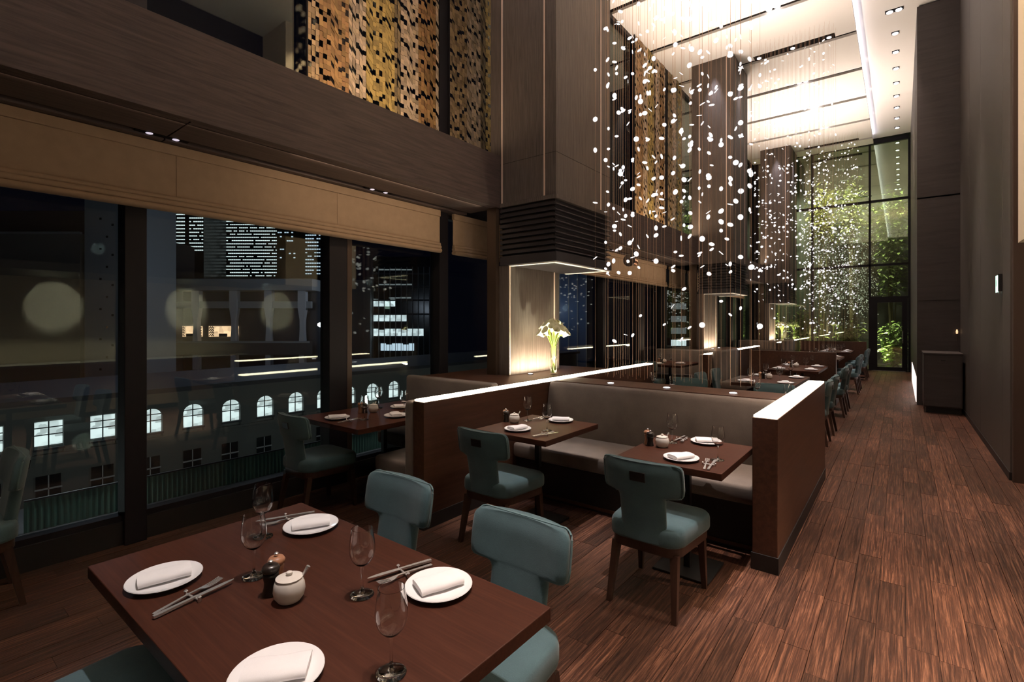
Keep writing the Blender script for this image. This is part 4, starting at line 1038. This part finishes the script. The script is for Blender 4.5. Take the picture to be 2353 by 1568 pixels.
# office tower with lit floors
t = city_thing('office_tower', -26.7, 120, 'black glass office tower with several brightly lit floors')
obj('tower_body', box(-6.8, 6.8, 0.3, 18, -45, 17.5), city['blackg'], t)
for i, (z, a, b, mt) in enumerate(((14.2, -5.5, 2.5, 'litdim'), (10.6, -5.5, 1.6, 'litdim'), (7.4, -3.0, 1.9, 'litdim'), (4.9 + 0.6, -6.7, -1.7, 'lit'), (1.9, -6.7, 1.2, 'lit'), (-1.65, -6.7, 5.0, 'lit'), (-5.2, -5.0, 2.4, 'litb'), (-9, -4, 3, 'litdim'))):
    x = a
    while x < b - 0.1:
        obj('window', box(x + 0.05, x + 1.25, 0.05, 0.28, z, z + (1.75 if mt in ('lit', 'litb') else 0.35) * random.choice((1, 1, 0.85))), city['office' if mt == 'lit' else mt], t); x += 1.36
for i in range(11): obj('mullion', box(-6.8 + i * 1.36 - 0.05, -6.8 + i * 1.36 + 0.05, -0.1, 0.3, -45, 15.0), city['concrete'], t)
for z in (3.8, 7.2, 10.4, 13.6): obj('floor_band', box(-6.8, 6.8, 0.0, 0.3, z - 0.4, z), city['dark'], t)
t = city_thing('annex_block', -36.9, 118, 'grey lift block joined to the office tower')
obj('block', box(-3.3, 3.3, 0, 12, -45, 11.7), city['concrete'], t)
for z in (8, 3.6, 0.2, -3.4): obj('window', box(-2.4, -1.2, -0.1, 0.05, z, z + 0.35), city['litb'], t)
# far towers
def far_tower(r, dd, hw, z0, z1, label, mat, pitch, lit, gap=(0, 0), zmax=999):
    t = city_thing('far_tower', r, dd, label)
    obj('tower_body', box(-hw, hw, 1, 40, -60, z1 + 4), city['blackg'], t)
    z = z0
    while z < z1:
        rb = bmesh.new(); x = -hw + 1; has = False
        while x < hw - 1:
            if random.random() < lit and not (gap[0] < x < gap[1]): bx(rb, x, x + 1.5, 0.6, 1.0, z, z + 0.95); has = True
            x += 2.05
        if has:
            o = obj('window_row', rb, city[mat], t); o['kind'] = 'stuff'
        else: rb.free()
        z += pitch
far_tower(-331, 500, 21, 74, 122, 'distant tower with white lit window rows, farthest from the aisle', 'lit', 3.6, 0.93, (2, 6))
far_tower(-304, 560, 41, 54, 126, 'broad distant tower covered in dotted white window rows', 'lit', 3.6, 0.86)
far_tower(-204, 450, 9, 60, 112, 'slender distant tower with a few scattered lights', 'litb', 3.8, 0.25)
far_tower(-180, 455, 10, 46, 112, 'distant tower with blue white windows beside the broad tower', 'litb', 3.2, 0.8)
# grey windowless blocks at the far left
t = city_thing('slab_tower', -50.2, 62, 'pale concrete slab tower dotted with small square holes')
obj('slab', box(-3.0, 3.0, 0, 8, -30, 26), city['concrete'], t)
for i in range(26):
    x = (-1.0, 0.5, 2.0, -0.2, 2.6)[i % 5]; z = 14.5 - i * 0.75
    obj('square_hole', box(x - 0.13, x + 0.13, -0.04, 0.05, z - 0.13, z + 0.13), city['off'], t)
t = city_thing('plain_block', -64, 66, 'plain dark grey block behind the old office'); obj('block', box(-8, 6.8, 0, 10, -30, 13.4), city['brick'], t); obj('roof_edge', box(-8.1, 6.9, -0.2, 0.2, 13.3, 13.6), city['concrete'], t)
t = city_thing('red_block', -74, 82, 'low dark red block with small windows over the plain block'); obj('block', box(-12, 8, 0, 10, -30, 20), plain('city_red', (0.14, 0.07, 0.07), 0.8), t)
for i in range(5): obj('window', box(-8 + i * 3, -6.6 + i * 3, -0.1, 0.05, 15.2, 16.6), city['off'], t)
obj('beacon', box(4.4, 5.6, -0.2, -0.1, 19.6, 19.8), city['lit'], t)
t = city_thing('roof_plant', -57, 78, 'grey stair block with balconies beside the slab tower'); obj('block', box(-4, 2.2, 0, 8, -20, 14.6), city['dark'], t)
for z in (8.3, 11.6, 14.0): obj('balcony', box(-2.0, 2.6, -0.8, 0, z, z + 0.7), city['concrete'], t)
# things seen through the second bay
t = city_thing('corner_office', 14, 150, 'slim office block with stacked lit floors seen behind the strings')
obj('tower_body', box(32, 42, 0.3, 16, -60, 14), city['blackg'], t)
for i, z in enumerate((10, 6.2, 2.6, -1.0, -4.8, -8.4)):
    for k in range(5): obj('window', box(34 + 0.92 * k, 34.8 + 0.92 * k, 0.0, 0.25, z - 4.4, z - 2.6), city['lit' if i in (3, 4) else 'litdim'], t)
t = city_thing('blue_tower', 8, 90, 'dim blue glass tower behind the first pillar')
obj('tower_body', box(0.5, 5.5, 0, 14, -40, 60), plain('city_blue', (0.10, 0.16, 0.28), 0.4), t)
for i in range(4): obj('mullion', box(0.5 + i * 1.6, 0.7 + i * 1.6, -0.2, 0, -40, 60), city['concrete'], t)
point((-math.sin(A) * 84 + math.cos(A) * 9, math.cos(A) * 84 + math.sin(A) * 9, 4), 260, (0.6, 0.75, 1.0), 0.5)
struct('ground_outside', box(-300, -14, -150, 600, -46, -45.5), city['dark'])
